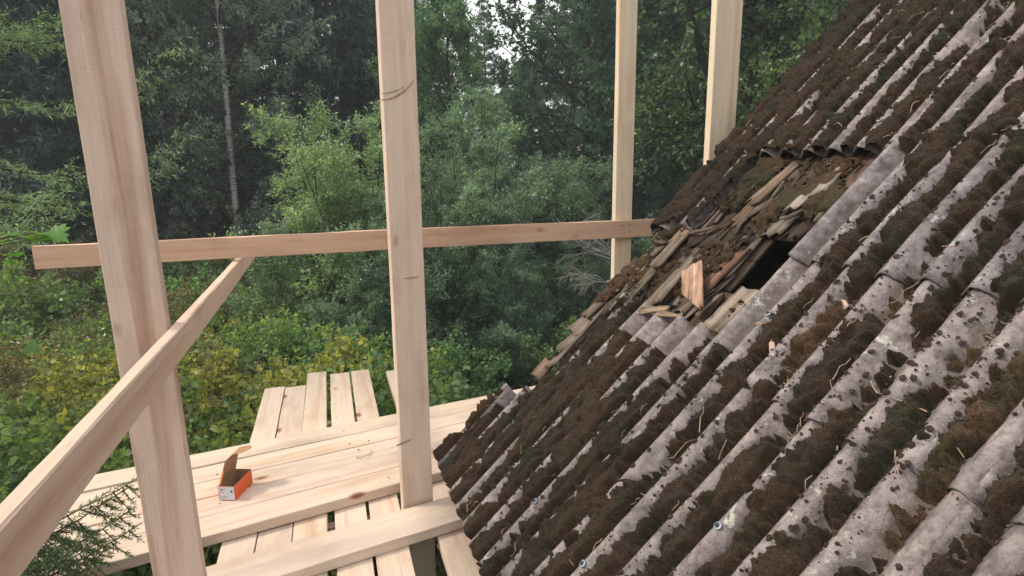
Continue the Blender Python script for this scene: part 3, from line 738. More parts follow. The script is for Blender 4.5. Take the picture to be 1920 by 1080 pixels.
# ------------------------------------------------------------------ box of screws on the walkway
def carton():
    zt = (Zb + .0505) * S + CZ
    def on(px, py):
        r = ray(px, py); r = r * ((zt - CZ) / r[2]); return Vector((r[0], r[1], zt))
    fl, fr, br = on(411.5, 939), on(442, 939.5), on(480, 905)
    X = (fr - fl); wdt = X.length; X.normalize(); Yd = Vector((0, 0, 1)).cross(X); ln = max(.13, (br - fr).dot(Yd)); hgt = .075
    root = empty('screw_box', fl, 'small open orange cardboard box with raised brown lid on the walkway', 'box')
    root.rotation_euler = (0, 0, math.atan2(X.y, X.x))
    t = .002
    def wallp(name, pts, mats, nrm, th=t):
        P = np.array(pts, float); Q = P - np.array(nrm) * th; k = len(P)
        Fc = [tuple(range(k)), tuple(range(2 * k - 1, k - 1, -1))] + [((i + 1) % k, i, k + i, k + (i + 1) % k) for i in range(k)]
        me = mesh(name, np.concatenate([P, Q]), Fc)
        for m_ in mats: me.materials.append(m_)
        for i in range(1, len(Fc)): me.polygons[i].material_index = 1
        return obj(name, me, None, root)
    w, l, h = wdt, ln, hgt
    fro = wallp('front_panel', [(0, 0, .001), (w, 0, .001), (w, 0, h), (0, 0, h)], [M['orange'], M['kraft']], (0, -1, 0))
    wallp('side_panel', [(w, t, .001), (w, l, .001), (w, l, h), (w, t, h)], [M['orange'], M['kraft']], (1, 0, 0))
    wallp('side_panel', [(0, l, .001), (0, t, .001), (0, t, h), (0, l, h)], [M['orange'], M['kraft']], (-1, 0, 0))
    wallp('back_panel', [(w - t, l, .001), (t, l, .001), (t, l, h), (w - t, l, h)], [M['orange'], M['kraft']], (0, 1, 0))
    wallp('base', [(t, t, .004), (w - t, t, .004), (w - t, l - t, .004), (t, l - t, .004)], [M['kraft'], M['kraft']], (0, 0, 1))
    # printed label with lines of text
    lab = wallp('label', [(w * .03, -.001, .004), (w * .97, -.001, .004), (w * .97, -.001, h * .97), (w * .03, -.001, h * .97)], [M['white'], M['white']], (0, -1, 0), .0008)
    def ink(x0, x1, z0, z1):
        me = mesh('print', [(x0 * w, -.0014, z0 * h), (x1 * w, -.0014, z0 * h), (x1 * w, -.0014, z1 * h), (x0 * w, -.0014, z1 * h)], [(0, 1, 2, 3)])
        o = obj('print', me, M['ink'], lab)
    for x0, x1, z0, z1 in ((.12, .42, .80, .84), (.12, .30, .70, .74), (.12, .36, .60, .63), (.05, .075, .15, .6), (.15, .55, .05, .09), (.6, .92, .05, .09), (.14, .5, .3, .32), (.14, .44, .22, .24)): ink(x0, x1, z0, z1)
    a = np.arange(14) * 2 * np.pi / 14
    obj('logo', mesh('logo', [(w * .82 + .006 * math.cos(t_), -.0014, h * .66 + .006 * math.sin(t_)) for t_ in a], [tuple(range(14))]), M['ink'], lab)
    # lid: hinged on the left edge, stands up and leans over the box, rounded end tab
    up = Vector((.0, 0, 1)); lean = Vector((.22, .10, .98)).normalized()
    A = Vector((0, l * .10, h)); B = Vector((0, l, h)); wl = w * 1.42
    def th_sheet(name, pts, parent, mats, thv):
        P = np.array([tuple(p) for p in pts]); Q = P + np.array(thv); k = len(P)
        Fc = [tuple(range(k)), tuple(range(2 * k - 1, k - 1, -1))] + [((i + 1) % k, i, k + i, k + (i + 1) % k) for i in range(k)]
        me = mesh(name, np.concatenate([P, Q]), Fc)
        for m_ in mats: me.materials.append(m_)
        me.polygons[1].material_index = 1
        return obj(name, me, None, parent)
    top = lean * wl
    lid = th_sheet('lid', [A, B, B + top, A + top * .95 + Vector((0, l * .12, 0))], root, [M['kraft'], M['orange']], (-.0018, 0, 0))
    base = B + top; f2 = Vector((.92, .25, .12)).normalized(); fl2 = .075
    e = Vector((0, -l * .42, -.004)); pts = [base]
    for q in np.linspace(0, 1, 7):
        ang = math.pi * (q - .5)
        pts.append(base + f2 * (fl2 * (.62 + .38 * math.cos(ang))) + e * q)
    pts.append(base + e)
    th_sheet('tab', pts, lid, [M['kraft'], M['kraft']], (0, 0, .0018))
    th_sheet('tab', [A + Vector((.001, 0, .002)), A + top * .62 + Vector((.001, l * .08, 0)), A + top * .5 + Vector((.012, -l * .04, 0)), A + Vector((.010, -l * .06, .004))], lid, [M['orange'], M['orange']], (.0015, 0, 0))
    # a handful of screws inside
    ln_ = []
    for _ in range(40):
        p = np.array([random.uniform(.012, w - .012), random.uniform(.02, l - .02), random.uniform(.008, .028)]); a = random.uniform(0, 6.28)
        d = np.array([math.cos(a) * .012, math.sin(a) * .012, random.uniform(-.005, .005)])
        ln_.append((np.array([p - d, p + d]), np.array([.0016, .0022])))
    V, Fa = tubes(ln_, 5); o = obj('screws', mesh('screws', V, Fa), M['steel'], root); o['kind'] = 'stuff'
carton()
# curl of wood shaving on the walkway
def shaving():
    zt = (Zb + .051) * S + CZ; r = ray(683, 855); r = r * ((zt - CZ) / r[2]); pts = []
    for u in np.linspace(0, 1, 26):
        a = u * 9; pts.append((r[0] + (u - .5) * .11 + .012 * math.cos(a), r[1] + (u - .5) * .06 + .018 * math.sin(a), zt + .004 + .004 * math.sin(a * 1.7)))
    V, Fa = tubes([(np.array(pts), np.full(26, .0016))], 5)
    tag(obj('wood_shaving', mesh('wood_shaving', V, Fa), M['straw']), 'thin curled wood shaving lying on the long planks', 'shaving')
shaving()

# ------------------------------------------------------------------ vegetation
def limb_pts(p0, d0, L, k, g, grav=0.0, wig=.12):
    """curved branch: k points; grav bends it up (+) or down (-)"""
    pts = [np.array(p0, float)]; d = np.array(d0, float); d /= np.linalg.norm(d)
    for _ in range(k - 1):
        d = d + g.normal(0, wig, 3) + np.array([0, 0, grav / (k - 1)]); d /= np.linalg.norm(d)
        pts.append(pts[-1] + d * L / (k - 1))
    return np.array(pts)
def broadleaf(seed, H, base, R, nl, ns, ntw, nlf, leaf, trunks=None, tr=.12, up=.55, grav=.35, profile=None, twig=.38, leafup=.4, droop=0.0, sides=6, lw=.6, shoot=0.0):
    """returns (wood V,F), (leaf V,F)"""
    g = np.random.default_rng(seed); lines = []
    profile = profile or (lambda t: (math.sin(math.pi * min(1, t * .85 + .18))) ** .8)
    if trunks is None:
        k = 12; z = np.linspace(0, H, k); w = np.cumsum(g.normal(0, .012 * H / 6, (k, 2)), 0); w[0] = 0
        trunks = [(np.stack([w[:, 0], w[:, 1], z], -1), tr)]
    for P, r in trunks: lines.append((P, np.linspace(r, r * .12, len(P)) * np.where(np.arange(len(P)) == 0, 1.25, 1)))
    TP, TD = [], []
    for i in range(nl):
        P, r = trunks[i % len(trunks)]
        t = (i + g.uniform(.1, .9)) / nl; zt = base + (P[-1][2] - base) * t
        kz = np.clip(np.searchsorted(P[:, 2], zt) - 1, 0, len(P) - 2); f_ = (zt - P[kz][2]) / max(1e-6, P[kz + 1][2] - P[kz][2]); p0 = P[kz] + (P[kz + 1] - P[kz]) * np.clip(f_, 0, 1)
        az = i * 2.39996 + g.uniform(-.5, .5); L = R * profile(t) * g.uniform(.65, 1.2) + .15
        e = up * (.6 + .8 * t) * g.uniform(.7, 1.3)
        lp = limb_pts(p0, (math.cos(az), math.sin(az), e), L, 7, g, grav)
        rr = max(.006, r * .42 * (1 - t * .7)); lines.append((lp, np.linspace(rr, rr * .2, 7)))
        for j in range(ns):
            u = .2 + .8 * (j + g.uniform(0, 1)) / ns; kk = min(5, int(u * 6)); q0 = lp[kk] + (lp[kk + 1] - lp[kk]) * (u * 6 - kk if kk < 5 else min(1, u * 6 - 5))
            d = norm(lp[kk + 1] - lp[kk]) * .7 + norm(g.normal(size=3)) * .85; Ls = L * .42 * (1.15 - .55 * u) + .15
            sp = limb_pts(q0, d, Ls, 4, g, grav * .6 - droop, .18); lines.append((sp, np.linspace(rr * .35, rr * .12, 4)))
            for _ in range(ntw):
                v = g.uniform(.15, 1) * 3; kk2 = min(2, int(v)); b = sp[kk2] + (sp[kk2 + 1] - sp[kk2]) * (v - kk2)
                d2 = norm(sp[kk2 + 1] - sp[kk2]) * .6 + norm(g.normal(size=3)) * .7 + np.array([0, 0, shoot - droop])
                TP.append(b); TD.append(norm(d2) * twig * g.uniform(.5, 1.3))
    TP, TD = np.array(TP), np.array(TD); m = len(TP)
    cnt = g.poisson(nlf, m); idx = np.repeat(np.arange(m), cnt); u = g.uniform(.05, 1, len(idx))
    P = TP[idx] + TD[idx] * u[:, None] + g.normal(0, leaf * .5, (len(idx), 3))
    D = norm(TD[idx]) * .6 + g.normal(0, .7, (len(idx), 3)) + np.array([0, 0, -.15 - droop * .5 + shoot * .5])
    L = leaf * g.uniform(.6, 1.25, len(idx))
    return tubes(lines, sides), leaves(P, D, L, L * lw, leafup, .12, g)
def spruce(seed, H, R, step, nb, tw_step, nn, nl, nw, base=.3, droop=.45, sides=5, power=.85, tlen=.34):
    g = np.random.default_rng(seed); lines = [(np.array([(0, 0, z) for z in np.linspace(0, H, 10)]), np.linspace(H * .012 + .01, .008, 10))]
    TP, TD = [], []
    z = base
    while z < H - .08:
        t = z / H
        for b in range(nb):
            if g.uniform() < .1: continue
            az = g.uniform(0, 6.283); L = R * (1 - t) ** power * g.uniform(.7, 1.12) + .06
            n = 7; u = np.linspace(0, 1, n); dr = droop * (1 - t * .8)
            pz = z + g.uniform(-.1, .1) + L * (-dr * np.sin(u * 2.2) * .62 + .16 * u ** 3 + t * .35 * u)
            pr = np.stack([math.cos(az) * u * L, math.sin(az) * u * L, pz], -1); pr[1:, :2] += np.cumsum(g.normal(0, .02 * L, (n - 1, 2)), 0) * .5
            lines.append((pr, np.linspace(max(.004, L * .011), .002, n)))
            k = max(4, int(L / tw_step)); d = norm(pr[-1] - pr[0]); sd = np.array([-d[1], d[0], 0])
            for i in range(k):
                v = (i + g.uniform(0, 1)) / k; v = .12 + .88 * v; kk = min(n - 2, int(v * (n - 1))); p = pr[kk] + (pr[kk + 1] - pr[kk]) * (v * (n - 1) - kk)
                l2 = min(tlen, .45 * L) * (1.1 - .6 * v) * g.uniform(.6, 1.25) + .03
                for sg in (-1, 1):
                    TP.append(p); TD.append((d * .75 + sd * sg * g.uniform(.5, .9) + np.array([0, 0, g.uniform(-.55, .02) * (1.2 - t)])) * l2)
            TP.append(pr[-2]); TD.append((pr[-1] - pr[-2]) * 1.3)
        z += step * g.uniform(.75, 1.25)
    TP, TD = np.array(TP), np.array(TD); m = len(TP)
    ln = np.linalg.norm(TD, axis=1); cnt = np.maximum(2, (nn * ln / ln.mean()).astype(int)); idx = np.repeat(np.arange(m), cnt)
    u = g.uniform(0, 1, len(idx)); P = TP[idx] + TD[idx] * u[:, None]
    D = norm(TD[idx]) * .8 + norm(g.normal(size=(len(idx), 3))) * .85
    L = nl * g.uniform(.7, 1.2, len(idx))
    return tubes(lines, sides), leaves(P, D, L, nw, .6, .05, g), (TP, TD)

BANK = {}
def bank(key, wood, leaf, wm, lm, limbs=None):
    mw = mesh(key + '_wood', *wood, True); mw.materials.append(M[wm])
    if limbs:
        mw.materials.append(M['bark']); ix = np.ones(len(mw.polygons), dtype=np.int32); ix[:limbs] = 0; mw.polygons.foreach_set('material_index', ix)
    ml = mesh(key + '_leaves', *leaf); ml.materials.append(M[lm]); BANK[key] = (mw, ml)
def grow(name, key, loc, label, cat, group=None, rz=0.0, sc=1.0, col=(.05, .08, .035), bark=(.05, .042, .034), zs=1.0, names=('trunk', 'crown'), tilt=0.0):
    r = empty(name, (loc[0], loc[1], gz(loc) - .03), label, cat, group); r.rotation_euler = (tilt, 0, rz); r.scale = (sc, sc, sc * zs)
    obj(names[0], BANK[key][0], None, r, bark); obj(names[1], BANK[key][1], None, r, col); return r

bank('birch_a', *broadleaf(11, 15, 2.2, 2.7, 46, 7, 6, 27, .10, tr=.13, grav=-.1, up=.75, droop=.15), 'birch', 'leaf', 66)
bank('birch_b', *broadleaf(12, 14, 1.6, 3.0, 42, 8, 6, 27, .10, tr=.12, grav=.1, up=.6), 'birch', 'leaf', 66)
bank('alder_a', *broadleaf(13, 13, 1.0, 3.5, 46, 8, 6, 26, .115, tr=.17, up=.5, lw=.75), 'bark', 'leaf')
bank('alder_b', *broadleaf(14, 10, .8, 2.6, 40, 8, 6, 26, .10, tr=.12, up=.7, lw=.7), 'bark', 'leaf')
w_, l_, _ = spruce(15, 19, 3.6, .40, 8, .15, 9, .19, .055, base=1.0); bank('spruce_a', w_, l_, 'bark', 'needle')
w_, l_, _ = spruce(16, 16, 3.2, .38, 8, .15, 9, .19, .055, base=.5); bank('spruce_b', w_, l_, 'bark', 'needle')
w_, l_, _ = spruce(17, 14, 3.1, .36, 7, .085, 16, .068, .011, base=3.5, droop=.5, tlen=.46); bank('spruce_near', w_, l_, 'bark', 'needle')

def bush(seed, H, R, n, leaf, lw, nlf, shoot=.3, ns=7, ntw=5, twig=.3):
    g = np.random.default_rng(seed); tr = []
    for i in range(n):
        a = i * 2.4 + g.uniform(-.4, .4); rr = R * math.sqrt((i + .6) / n) * .72; h = H * (1 - .45 * ((i + .6) / n) ** 1.4) * g.uniform(.85, 1.08)
        P = limb_pts((math.cos(a) * .1, math.sin(a) * .1, 0), (math.cos(a) * rr / h * 1.3, math.sin(a) * rr / h * 1.3, 1), h, 8, g, .15, .06)
        tr.append((P, .035 * H / 5))
    return broadleaf(seed + 1, H, H * .06, R * .36, n * 7, ns, ntw, nlf, leaf, trunks=tr, up=.8, grav=.5, profile=lambda t: 1.05 - .75 * t, twig=twig, leafup=.3, sides=4, lw=lw, shoot=shoot)
bank('willow_a', *bush(31, 5.0, 2.3, 18, .066, .46, 22), 'bark', 'leaf')
bank('willow_b', *bush(33, 5.4, 2.9, 18, .066, .46, 24), 'bark', 'leaf')
bank('sapling', *bush(35, 2.1, .85, 7, .075, .72, 9, .1, 5, 4, .2), 'bark', 'leaf')
bank('shrub_a', *bush(37, 1.15, .75, 9, .048, .62, 11, .15, 5, 4, .14), 'bark', 'leaf')
bank('shrub_b', *bush(39, 1.0, .85, 9, .062, .66, 9, .1, 5, 4, .15), 'bark', 'leaf')
bank('shrub_c', *bush(41, 1.3, .8, 8, .034, .5, 12, .25, 5, 4, .16), 'bark', 'leaf')

# big many-stemmed tree behind the roof
def goat_willow():
    g = np.random.default_rng(51); tr = []
    b = limb_pts((0, 0, 0), (.05, 0, 1), 3.6, 6, g, 0, .04); tr.append((b, .34))
    for a, e, L, r in ((2.9, .48, 7, .15), (1.9, .30, 9, .17), (.5, .22, 9.5, .16), (-.3, .42, 8, .14), (-1.4, .40, 8, .14), (4.2, .42, 7.5, .13), (.1, .5, 7, .1)):
        P = limb_pts(b[-1] - (b[-1] - b[-2]) * g.uniform(0, .6), (math.cos(a) * e, math.sin(a) * e, 1), L, 9, g, .1, .10); tr.append((P, r))
    return broadleaf(52, 11, 3.0, 2.6, 76, 7, 6, 15, .096, trunks=tr[1:] + tr[:1], tr=.3, up=.5, lw=.6, grav=.2)
bank('goat_willow', *goat_willow(), 'bark', 'leaf')

GREEN = (.052, .085, .040); DULL = (.060, .070, .048); DARK = (.020, .032, .026); LIGHT = (.085, .125, .045); BLUE = (.045, .078, .045)
# --- trees behind, each placed by the pixel column of its trunk and a distance
T = [
 ('spruce_tree', 'spruce_a', 545, 20, 'tall dark spruce behind the birch with the bare white trunk', 'spruce', (.021, .033, .029), 1.0, 1.0),
 ('spruce_tree', 'spruce_b', 655, 18.5, 'dark drooping spruce behind the bright top of the willow bush', 'spruce', (.019, .031, .027), 1.08, 1.1),
 ('spruce_tree', 'spruce_b', 730, 27, 'dark spruce half hidden by the middle post above the willows', 'spruce', DARK, 1.1, 1.1),
 ('spruce_tree', 'spruce_a', 270, 26, 'dark spruce standing behind the grey leafy birches', 'spruce', DARK, .95, 1.0),
 ('birch_tree', 'birch_a', 432, 16.5, 'birch with a bare pale trunk and thin grey green crown', 'birch', (.090, .098, .070), .82, 1.1),
 ('birch_tree', 'alder_b', 305, 18, 'dull brownish green birch beside the wide left post', 'birch', (.084, .084, .058), .95, 1.1),
 ('birch_tree', 'alder_b', 500, 22, 'pale leaved birch in front of the dark spruces', 'birch', (.070, .080, .055), .45, 1.0),
 ('birch_tree', 'alder_a', 215, 21, 'grey green birch seen behind the wide left post', 'birch', DULL, .9, 1.0),
 ('aspen_tree', 'alder_b', 845, 17, 'light green young tree under the gap of open sky', 'tree', (.085, .125, .055), .83, 1.0),
 ('birch_tree', 'birch_b', 758, 21, 'slender birch with airy leaves just right of the middle post', 'birch', (.065, .095, .045), .86, 1.0),
 ('alder_tree', 'alder_a', 1100, 17, 'full green alder behind the right side of the willow bushes', 'alder', (.040, .066, .040), .92, 1.0),
 ('alder_tree', 'alder_a', 1180, 20, 'dark green alder behind the slim post', 'alder', (.043, .070, .040), 1.0, 1.0),
 ('birch_tree', 'birch_a', 1255, 18, 'thin crowned birch with dark trunk between the two far posts', 'birch', (.055, .066, .040), .95, 1.0),
 ('birch_tree', 'birch_b', 1205, 21, 'leafy birch filling the gap beside the slim post', 'birch', (.047, .066, .040), 1.0, 1.0),
 ('alder_tree', 'alder_b', 1330, 15, 'green alder behind the post at the roof edge', 'alder', (.038, .058, .032), 1.0, 1.0),
 ('spruce_tree', 'spruce_b', 1165, 15.5, 'small dark spruce with low spreading branches beyond the slim post', 'spruce', (.026, .043, .030), .42, 1.0),
 ('spruce_tree', 'spruce_a', 1285, 14, 'small spruce with low boughs above the rail end', 'spruce', (.030, .046, .030), .36, 1.0),
 ('alder_tree', 'alder_b', 1600, 16, 'bright green tree showing above the roof slope', 'alder', (.065, .105, .040), 1.0, 1.0),
 ('alder_tree', 'alder_a', 1520, 22, 'broad tree behind the many stemmed trunk', 'alder', (.060, .095, .042), 1.0, 1.0),
 ('spruce_tree', 'spruce_b', 60, 17, 'dark spruce in the shade behind the near light green spruce', 'spruce', (.020, .033, .024), 1.0, 1.0),
 ('spruce_tree', 'spruce_a', 160, 19, 'dark spruce behind the left end of the guard rail', 'spruce', (.018, .031, .024), 1.0, 1.0),
 ('spruce_tree', 'spruce_b', 395, 24, 'dark spruce standing behind the birch trunk', 'spruce', (.019, .030, .024), .75, 1.0),
 ('spruce_tree', 'spruce_a', 914, 30, 'narrow spruce top rising under the gap of open sky', 'spruce', (.03, .045, .035), .50, 1.3),
 ('alder_tree', 'alder_a', 985, 24, 'far green tree behind the full alder', 'alder', (.045, .072, .042), .60, 1.0),
 ('alder_tree', 'alder_b', 620, 24, 'shaded tree low behind the willow bush', 'alder', (.035, .055, .036), .42, 1.0),
]
KC = {'spruce': 2.0, 'birch': 2.6, 'alder': 2.5, 'tree': 2.6}
BACK = [(-60, 27), (40, 31), (130, 29), (235, 33), (330, 30), (465, 31), (590, 32), (690, 34), (735, 33), (1075, 34), (1120, 30), (1160, 31), (1230, 28), (1310, 31), (1390, 26), (1460, 30), (1570, 27), (1680, 30)]
LOW = [(975, 36, 'alder_a', .72, 'low rounded tree far behind the willow bushes'), (812, 26, 'alder_b', .92, 'small leafy tree behind the light green young tree')]
for px, dist, k, sc_, lab in LOW: grow('leafy_tree', k, gpt(px, dist), lab, 'tree', None, px * .3, sc_, (.075, .115, .085), (.035, .03, .026), 1.0)
for i, (px, dist) in enumerate(BACK):
    k = ('spruce_a', 'alder_a', 'spruce_b', 'birch_b')[(i * 7 + 1) % 4]; sp = k.startswith('spruce')
    r = grow('spruce_tree' if sp else 'leafy_tree', k, gpt(px, dist), 'dark spruce in the far row of forest trees' if sp else 'leafy tree in the far row of forest trees', 'spruce' if sp else 'tree',
         'spruces of the far forest row' if sp else 'leafy trees of the far forest row', i * 2.1, 1.05, (.026, .044, .040) if sp else (.062, .096, .070), (.035, .03, .026), 1.0)
for i, (nm, key, px, dist, lab, cat, col, sc_, zs) in enumerate(T):
    col = tuple(c * KC.get(cat, 1.6) * w for c, w in zip(col, (.86, .97, 1.40)))
    grow(nm, key, gpt(px, dist), lab, cat, None, i * 1.7, sc_, col, (.035, .03, .026), zs)
grow('spruce_tree', 'spruce_near', gpt(-175, 7.6), 'near light green spruce with long hanging boughs at the left', 'spruce', None, .6, 1.0, (.25, .36, .20))
grow('goat_willow', 'goat_willow', gpt(1455, 12.5), 'old tree with a dark trunk fanning into many stems behind the roof', 'tree', None, 2.9, 1.0, (.088, .135, .066), (.022, .019, .017))
# --- the willow thicket
for px, dist, key, sc_, zs, col, rz, lab in (
    (640, 10.6, 'willow_a', 1.0, .98, (.105, .145, .062), .3, 'willow bush with bright yellow green top shoots'),
    (905, 11.2, 'willow_b', .95, .97, (.085, .125, .066), 1.9, 'large grey green willow bush right of the middle post'),
    (1045, 11.8, 'willow_a', .92, .86, (.068, .104, .056), 2.6, 'lower dark willow bush beside the slim post'),
    (770, 10.0, 'willow_b', .78, .90, (.080, .118, .062), 4.0, 'willow bush partly hidden by the middle post'),
    (545, 10.2, 'willow_a', .66, .92, (.090, .125, .066), 5.0, 'small willow bush at the thicket edge near the rail joint'),
    (930, 9.3, 'willow_a', .58, .90, (.062, .098, .052), 1.1, 'low dark willow bush in front of the large one'),
    (1110, 9.9, 'willow_b', .48, .90, (.055, .085, .046), .4, 'low shaded willow bush under the bare grey branches'),
    (660, 8.8, 'willow_b', .46, .85, (.075, .112, .056), 3.3, 'low willow bush under the guard rail beyond the boards')):
    grow('willow_bush', key, gpt(px, dist), lab, 'bush', None, rz, sc_, (col[0] * 2.3, col[1] * 2.25, col[2] * 3.7), (.06, .05, .04), zs, ('stems', 'foliage'))
for px, dist, sc_, col, lab in ((610, 7.6, .85, (.075, .145, .060), 'fresh green sapling beyond the ends of the boards'), (705, 7.4, .75, (.11, .15, .04), 'yellow green sapling half behind the middle post'),
    (850, 7.9, .7, (.07, .125, .055), 'leafy sapling in the open beside the deck'), (1075, 8.4, .7, (.085, .125, .045), 'sapling growing beside the broken roof edge'),
    (520, 8.0, .85, (.078, .125, .06), 'grey green sapling left of the projecting boards'), (350, 12, .95, (.075, .14, .05), 'bright leafed sapling under the guard rail by the side rail'),
    (590, 6.6, .5, (.08, .15, .045), 'small bright sapling just past the longest board')):
    grow('sapling', 'sapling', gpt(px, dist), lab, 'sapling', None, px * .1, sc_, (col[0] * 1.9, col[1] * 1.9, col[2] * 2.3), names=('stems', 'foliage'))
# --- undergrowth, each shrub its own
gs = np.random.default_rng(61)
KIND = [('shrub_a', (.070, .098, .036), 'low shrub with small fresh green leaves on the forest floor', 'green shrubs of the undergrowth'),
        ('shrub_b', (.125, .120, .034), 'low shrub with yellowing leaves on the forest floor', 'yellowing shrubs of the undergrowth'),
        ('shrub_c', (.085, .066, .040), 'low brownish shrub on the forest floor', 'brownish shrubs of the undergrowth'),
        ('shrub_b', (.058, .088, .040), 'low shrub with dark green rounded leaves on the forest floor', 'dark green shrubs of the undergrowth')]
def shrubs():
    n = 0; d = 4.6
    while d < 19:
        px = -180.0
        while px < 1180:
            jpx = px + gs.uniform(-40, 40); jd = d + gs.uniform(-.4, .4)
            open_lawn = jpx > 770 and jd < 9.6
            if not open_lawn and not (jpx > 480 and jd > 8.6):
                r = gs.uniform(); 
                if jd < 7: kd = 0 if r < .45 else 3 if r < .85 else 1
                else: kd = 1 if r < .38 else 2 if r < .52 else 0 if r < .85 else 3
                if jd > 13.5: kd = 2 if r < .6 else 3
                key, col, lab, grp = KIND[kd]; v = gs.uniform(.8, 1.25)
                p = gpt(jpx, jd)
                if not (-1.9 < p.x < 6.5 and p.y < 4.9):
                    zone = ('beside the walkway end' if jd < 6 else 'in the clearing beyond the walkway' if jd < 8.5 else 'between the clearing and the birches' if jpx < 470 and jd < 13.5 else 'at the foot of the willow thicket' if jd < 13.5 else 'at the foot of the forest trees')
                    lab = lab.replace('on the forest floor', zone); grp = grp.replace('of the undergrowth', zone)
                    grow('shrub', key, p, lab, 'shrub', grp, gs.uniform(0, 6.28), gs.uniform(.8, 1.45) * (1 + .3 * (jd > 13)), tuple(c * v * 2.6 for c in col), names=('stems', 'foliage')); n += 1
            px += 84 * (7.5 / d) ** .6 * (1.35 if d > 12 else 1.05)
        d *= 1.105
    return n
NS = shrubs()
# --- grass and low weeds, nobody could count them
def grass():
    n = 40000
    d = 2.0 + 14 * rng.uniform(0, 1, n) ** 1.3; a = rng.uniform(-.95, .95, n) + .30
    x, y = d * np.sin(a), d * np.cos(a)
    near = rng.uniform(size=n) < .25; x = np.where(near, rng.uniform(-2.6, 1.0, n), x); y = np.where(near, rng.uniform(1.0, 5.2, n), y)
    k = ~((x > .8) & (y < 2.3)); x, y = x[k], y[k]; n = len(x)
    P = np.stack([x, y, ground_z(x, y) - .02], -1); D = rng.normal(0, .45, (n, 3)); D[:, 2] = 1
    V, Fa = leaves(P, D, rng.uniform(.10, .34, n), rng.uniform(.006, .014, n), 0, .1)
    o = obj('grass', mesh('grass', V, Fa), M['grass'], None, (.10, .13, .055)); o['kind'] = 'stuff'; o['label'] = 'wild grass and weeds on the ground below the scaffold'; o['category'] = 'grass'
grass()

# --- young spruce beside the walkway, real needles
def young_spruce():
    g = np.random.default_rng(71)
    base = Vector((-1.34, 2.0, 0)); H = 3.05
    lines = [(np.array([(0, 0, z) for z in np.linspace(0, H, 8)]), np.linspace(.03, .004, 8))]; TW = []
    def bough(z, az, L, dr, hang=0.0):
        u = np.linspace(0, 1, 9); p = np.stack([np.cos(az) * u * L, np.sin(az) * u * L, z + L * (-dr * u + .25 * u ** 2.4)], -1)
        p[1:] += np.cumsum(g.normal(0, .006, (8, 3)), 0); lines.append((p, np.linspace(.006, .0018, 9)))
        d = norm(p[-1] - p[0]); sd = np.array([-d[1], d[0], 0])
        TW.append((p[4], p[-1] - p[4]))
        TW.append((p[1], p[4] - p[1]))
        k = int(L / .035)
        for i in range(k):
            v = .12 + .86 * (i + g.uniform(0, 1)) / k; kk = min(7, int(v * 8)); q = p[kk] + (p[kk + 1] - p[kk]) * (v * 8 - kk); l2 = .20 * (1.08 - v) * g.uniform(.6, 1.2) + .035
            sg = 1 if i % 2 else -1
            t = norm(d * .6 + sd * sg * .6 + np.array([0, 0, g.uniform(-.35, .0) - hang])) * l2
            TW.append((q, t)); lines.append((np.array([q, q + t * .5 + [0, 0, -.004], q + t]), np.array([.0022, .0016, .0009])))
            if l2 > .09:
                for h in (.4, .68):
                    for s2 in (-1, 1):
                        t2 = norm(norm(t) * .7 + np.cross(norm(t), [0, 0, 1]) * s2 * .7 + np.array([0, 0, g.uniform(-.25, .05)])) * l2 * .42
                        TW.append((q + t * h, t2))
    z = .35
    while z < H - .05:
        n = 6
        for b in range(n): bough(z, b * 6.283 / n + g.uniform(-.4, .4) + z * 3, min(.95, .12 + .52 * (H - z)) * g.uniform(.75, 1.1), g.uniform(.10, .34))
        z += .2
    for tx, ty, tz in ((-.69, 2.20, 2.66), (-.80, 2.12, 2.50), (-.86, 2.20, 2.38), (-.96, 2.02, 2.30), (-.76, 2.22, 2.42), (-.92, 1.98, 2.45), (-1.0, 2.2, 2.6), (-.9, 2.0, 2.25), (-.74, 2.16, 2.60), (-.98, 2.1, 2.36), (-1.05, 1.95, 2.38), (-.84, 2.06, 2.32), (-.72, 2.2, 2.50), (-.95, 2.2, 2.5)):
        dx, dy = tx - base.x, ty - base.y; L = math.hypot(dx, dy); bough(tz + .03 - L * .10, math.atan2(dy, dx), L, .10, .75)
    TP = np.array([a for a, b in TW]); TD = np.array([b for a, b in TW]); ln = np.linalg.norm(TD, axis=1)
    cnt = np.maximum(6, (ln / .0018).astype(int)); keep = TP[:, 2] > 2.05; cnt = np.where(keep, cnt, cnt // 6)
    idx = np.repeat(np.arange(len(TP)), cnt); u = g.uniform(0, 1, len(idx))
    P = TP[idx] + TD[idx] * u[:, None]; D = norm(TD[idx]) * .75 + norm(g.normal(size=(len(idx), 3))) * .8
    L = g.uniform(.013, .021, len(idx))
    r = empty('young_spruce', (base.x, base.y, gz(base) - .03), 'young dark spruce with feathery boughs reaching over the walkway end', 'spruce')
    obj('trunk', mesh('young_trunk', *tubes(lines, 5), True), M['bark'], r, (.07, .05, .035))
    obj('crown', mesh('young_needles', *leaves(P, D, L, .0036, .3, 0, g)), M['needle'], r, (.11, .165, .075))
young_spruce()

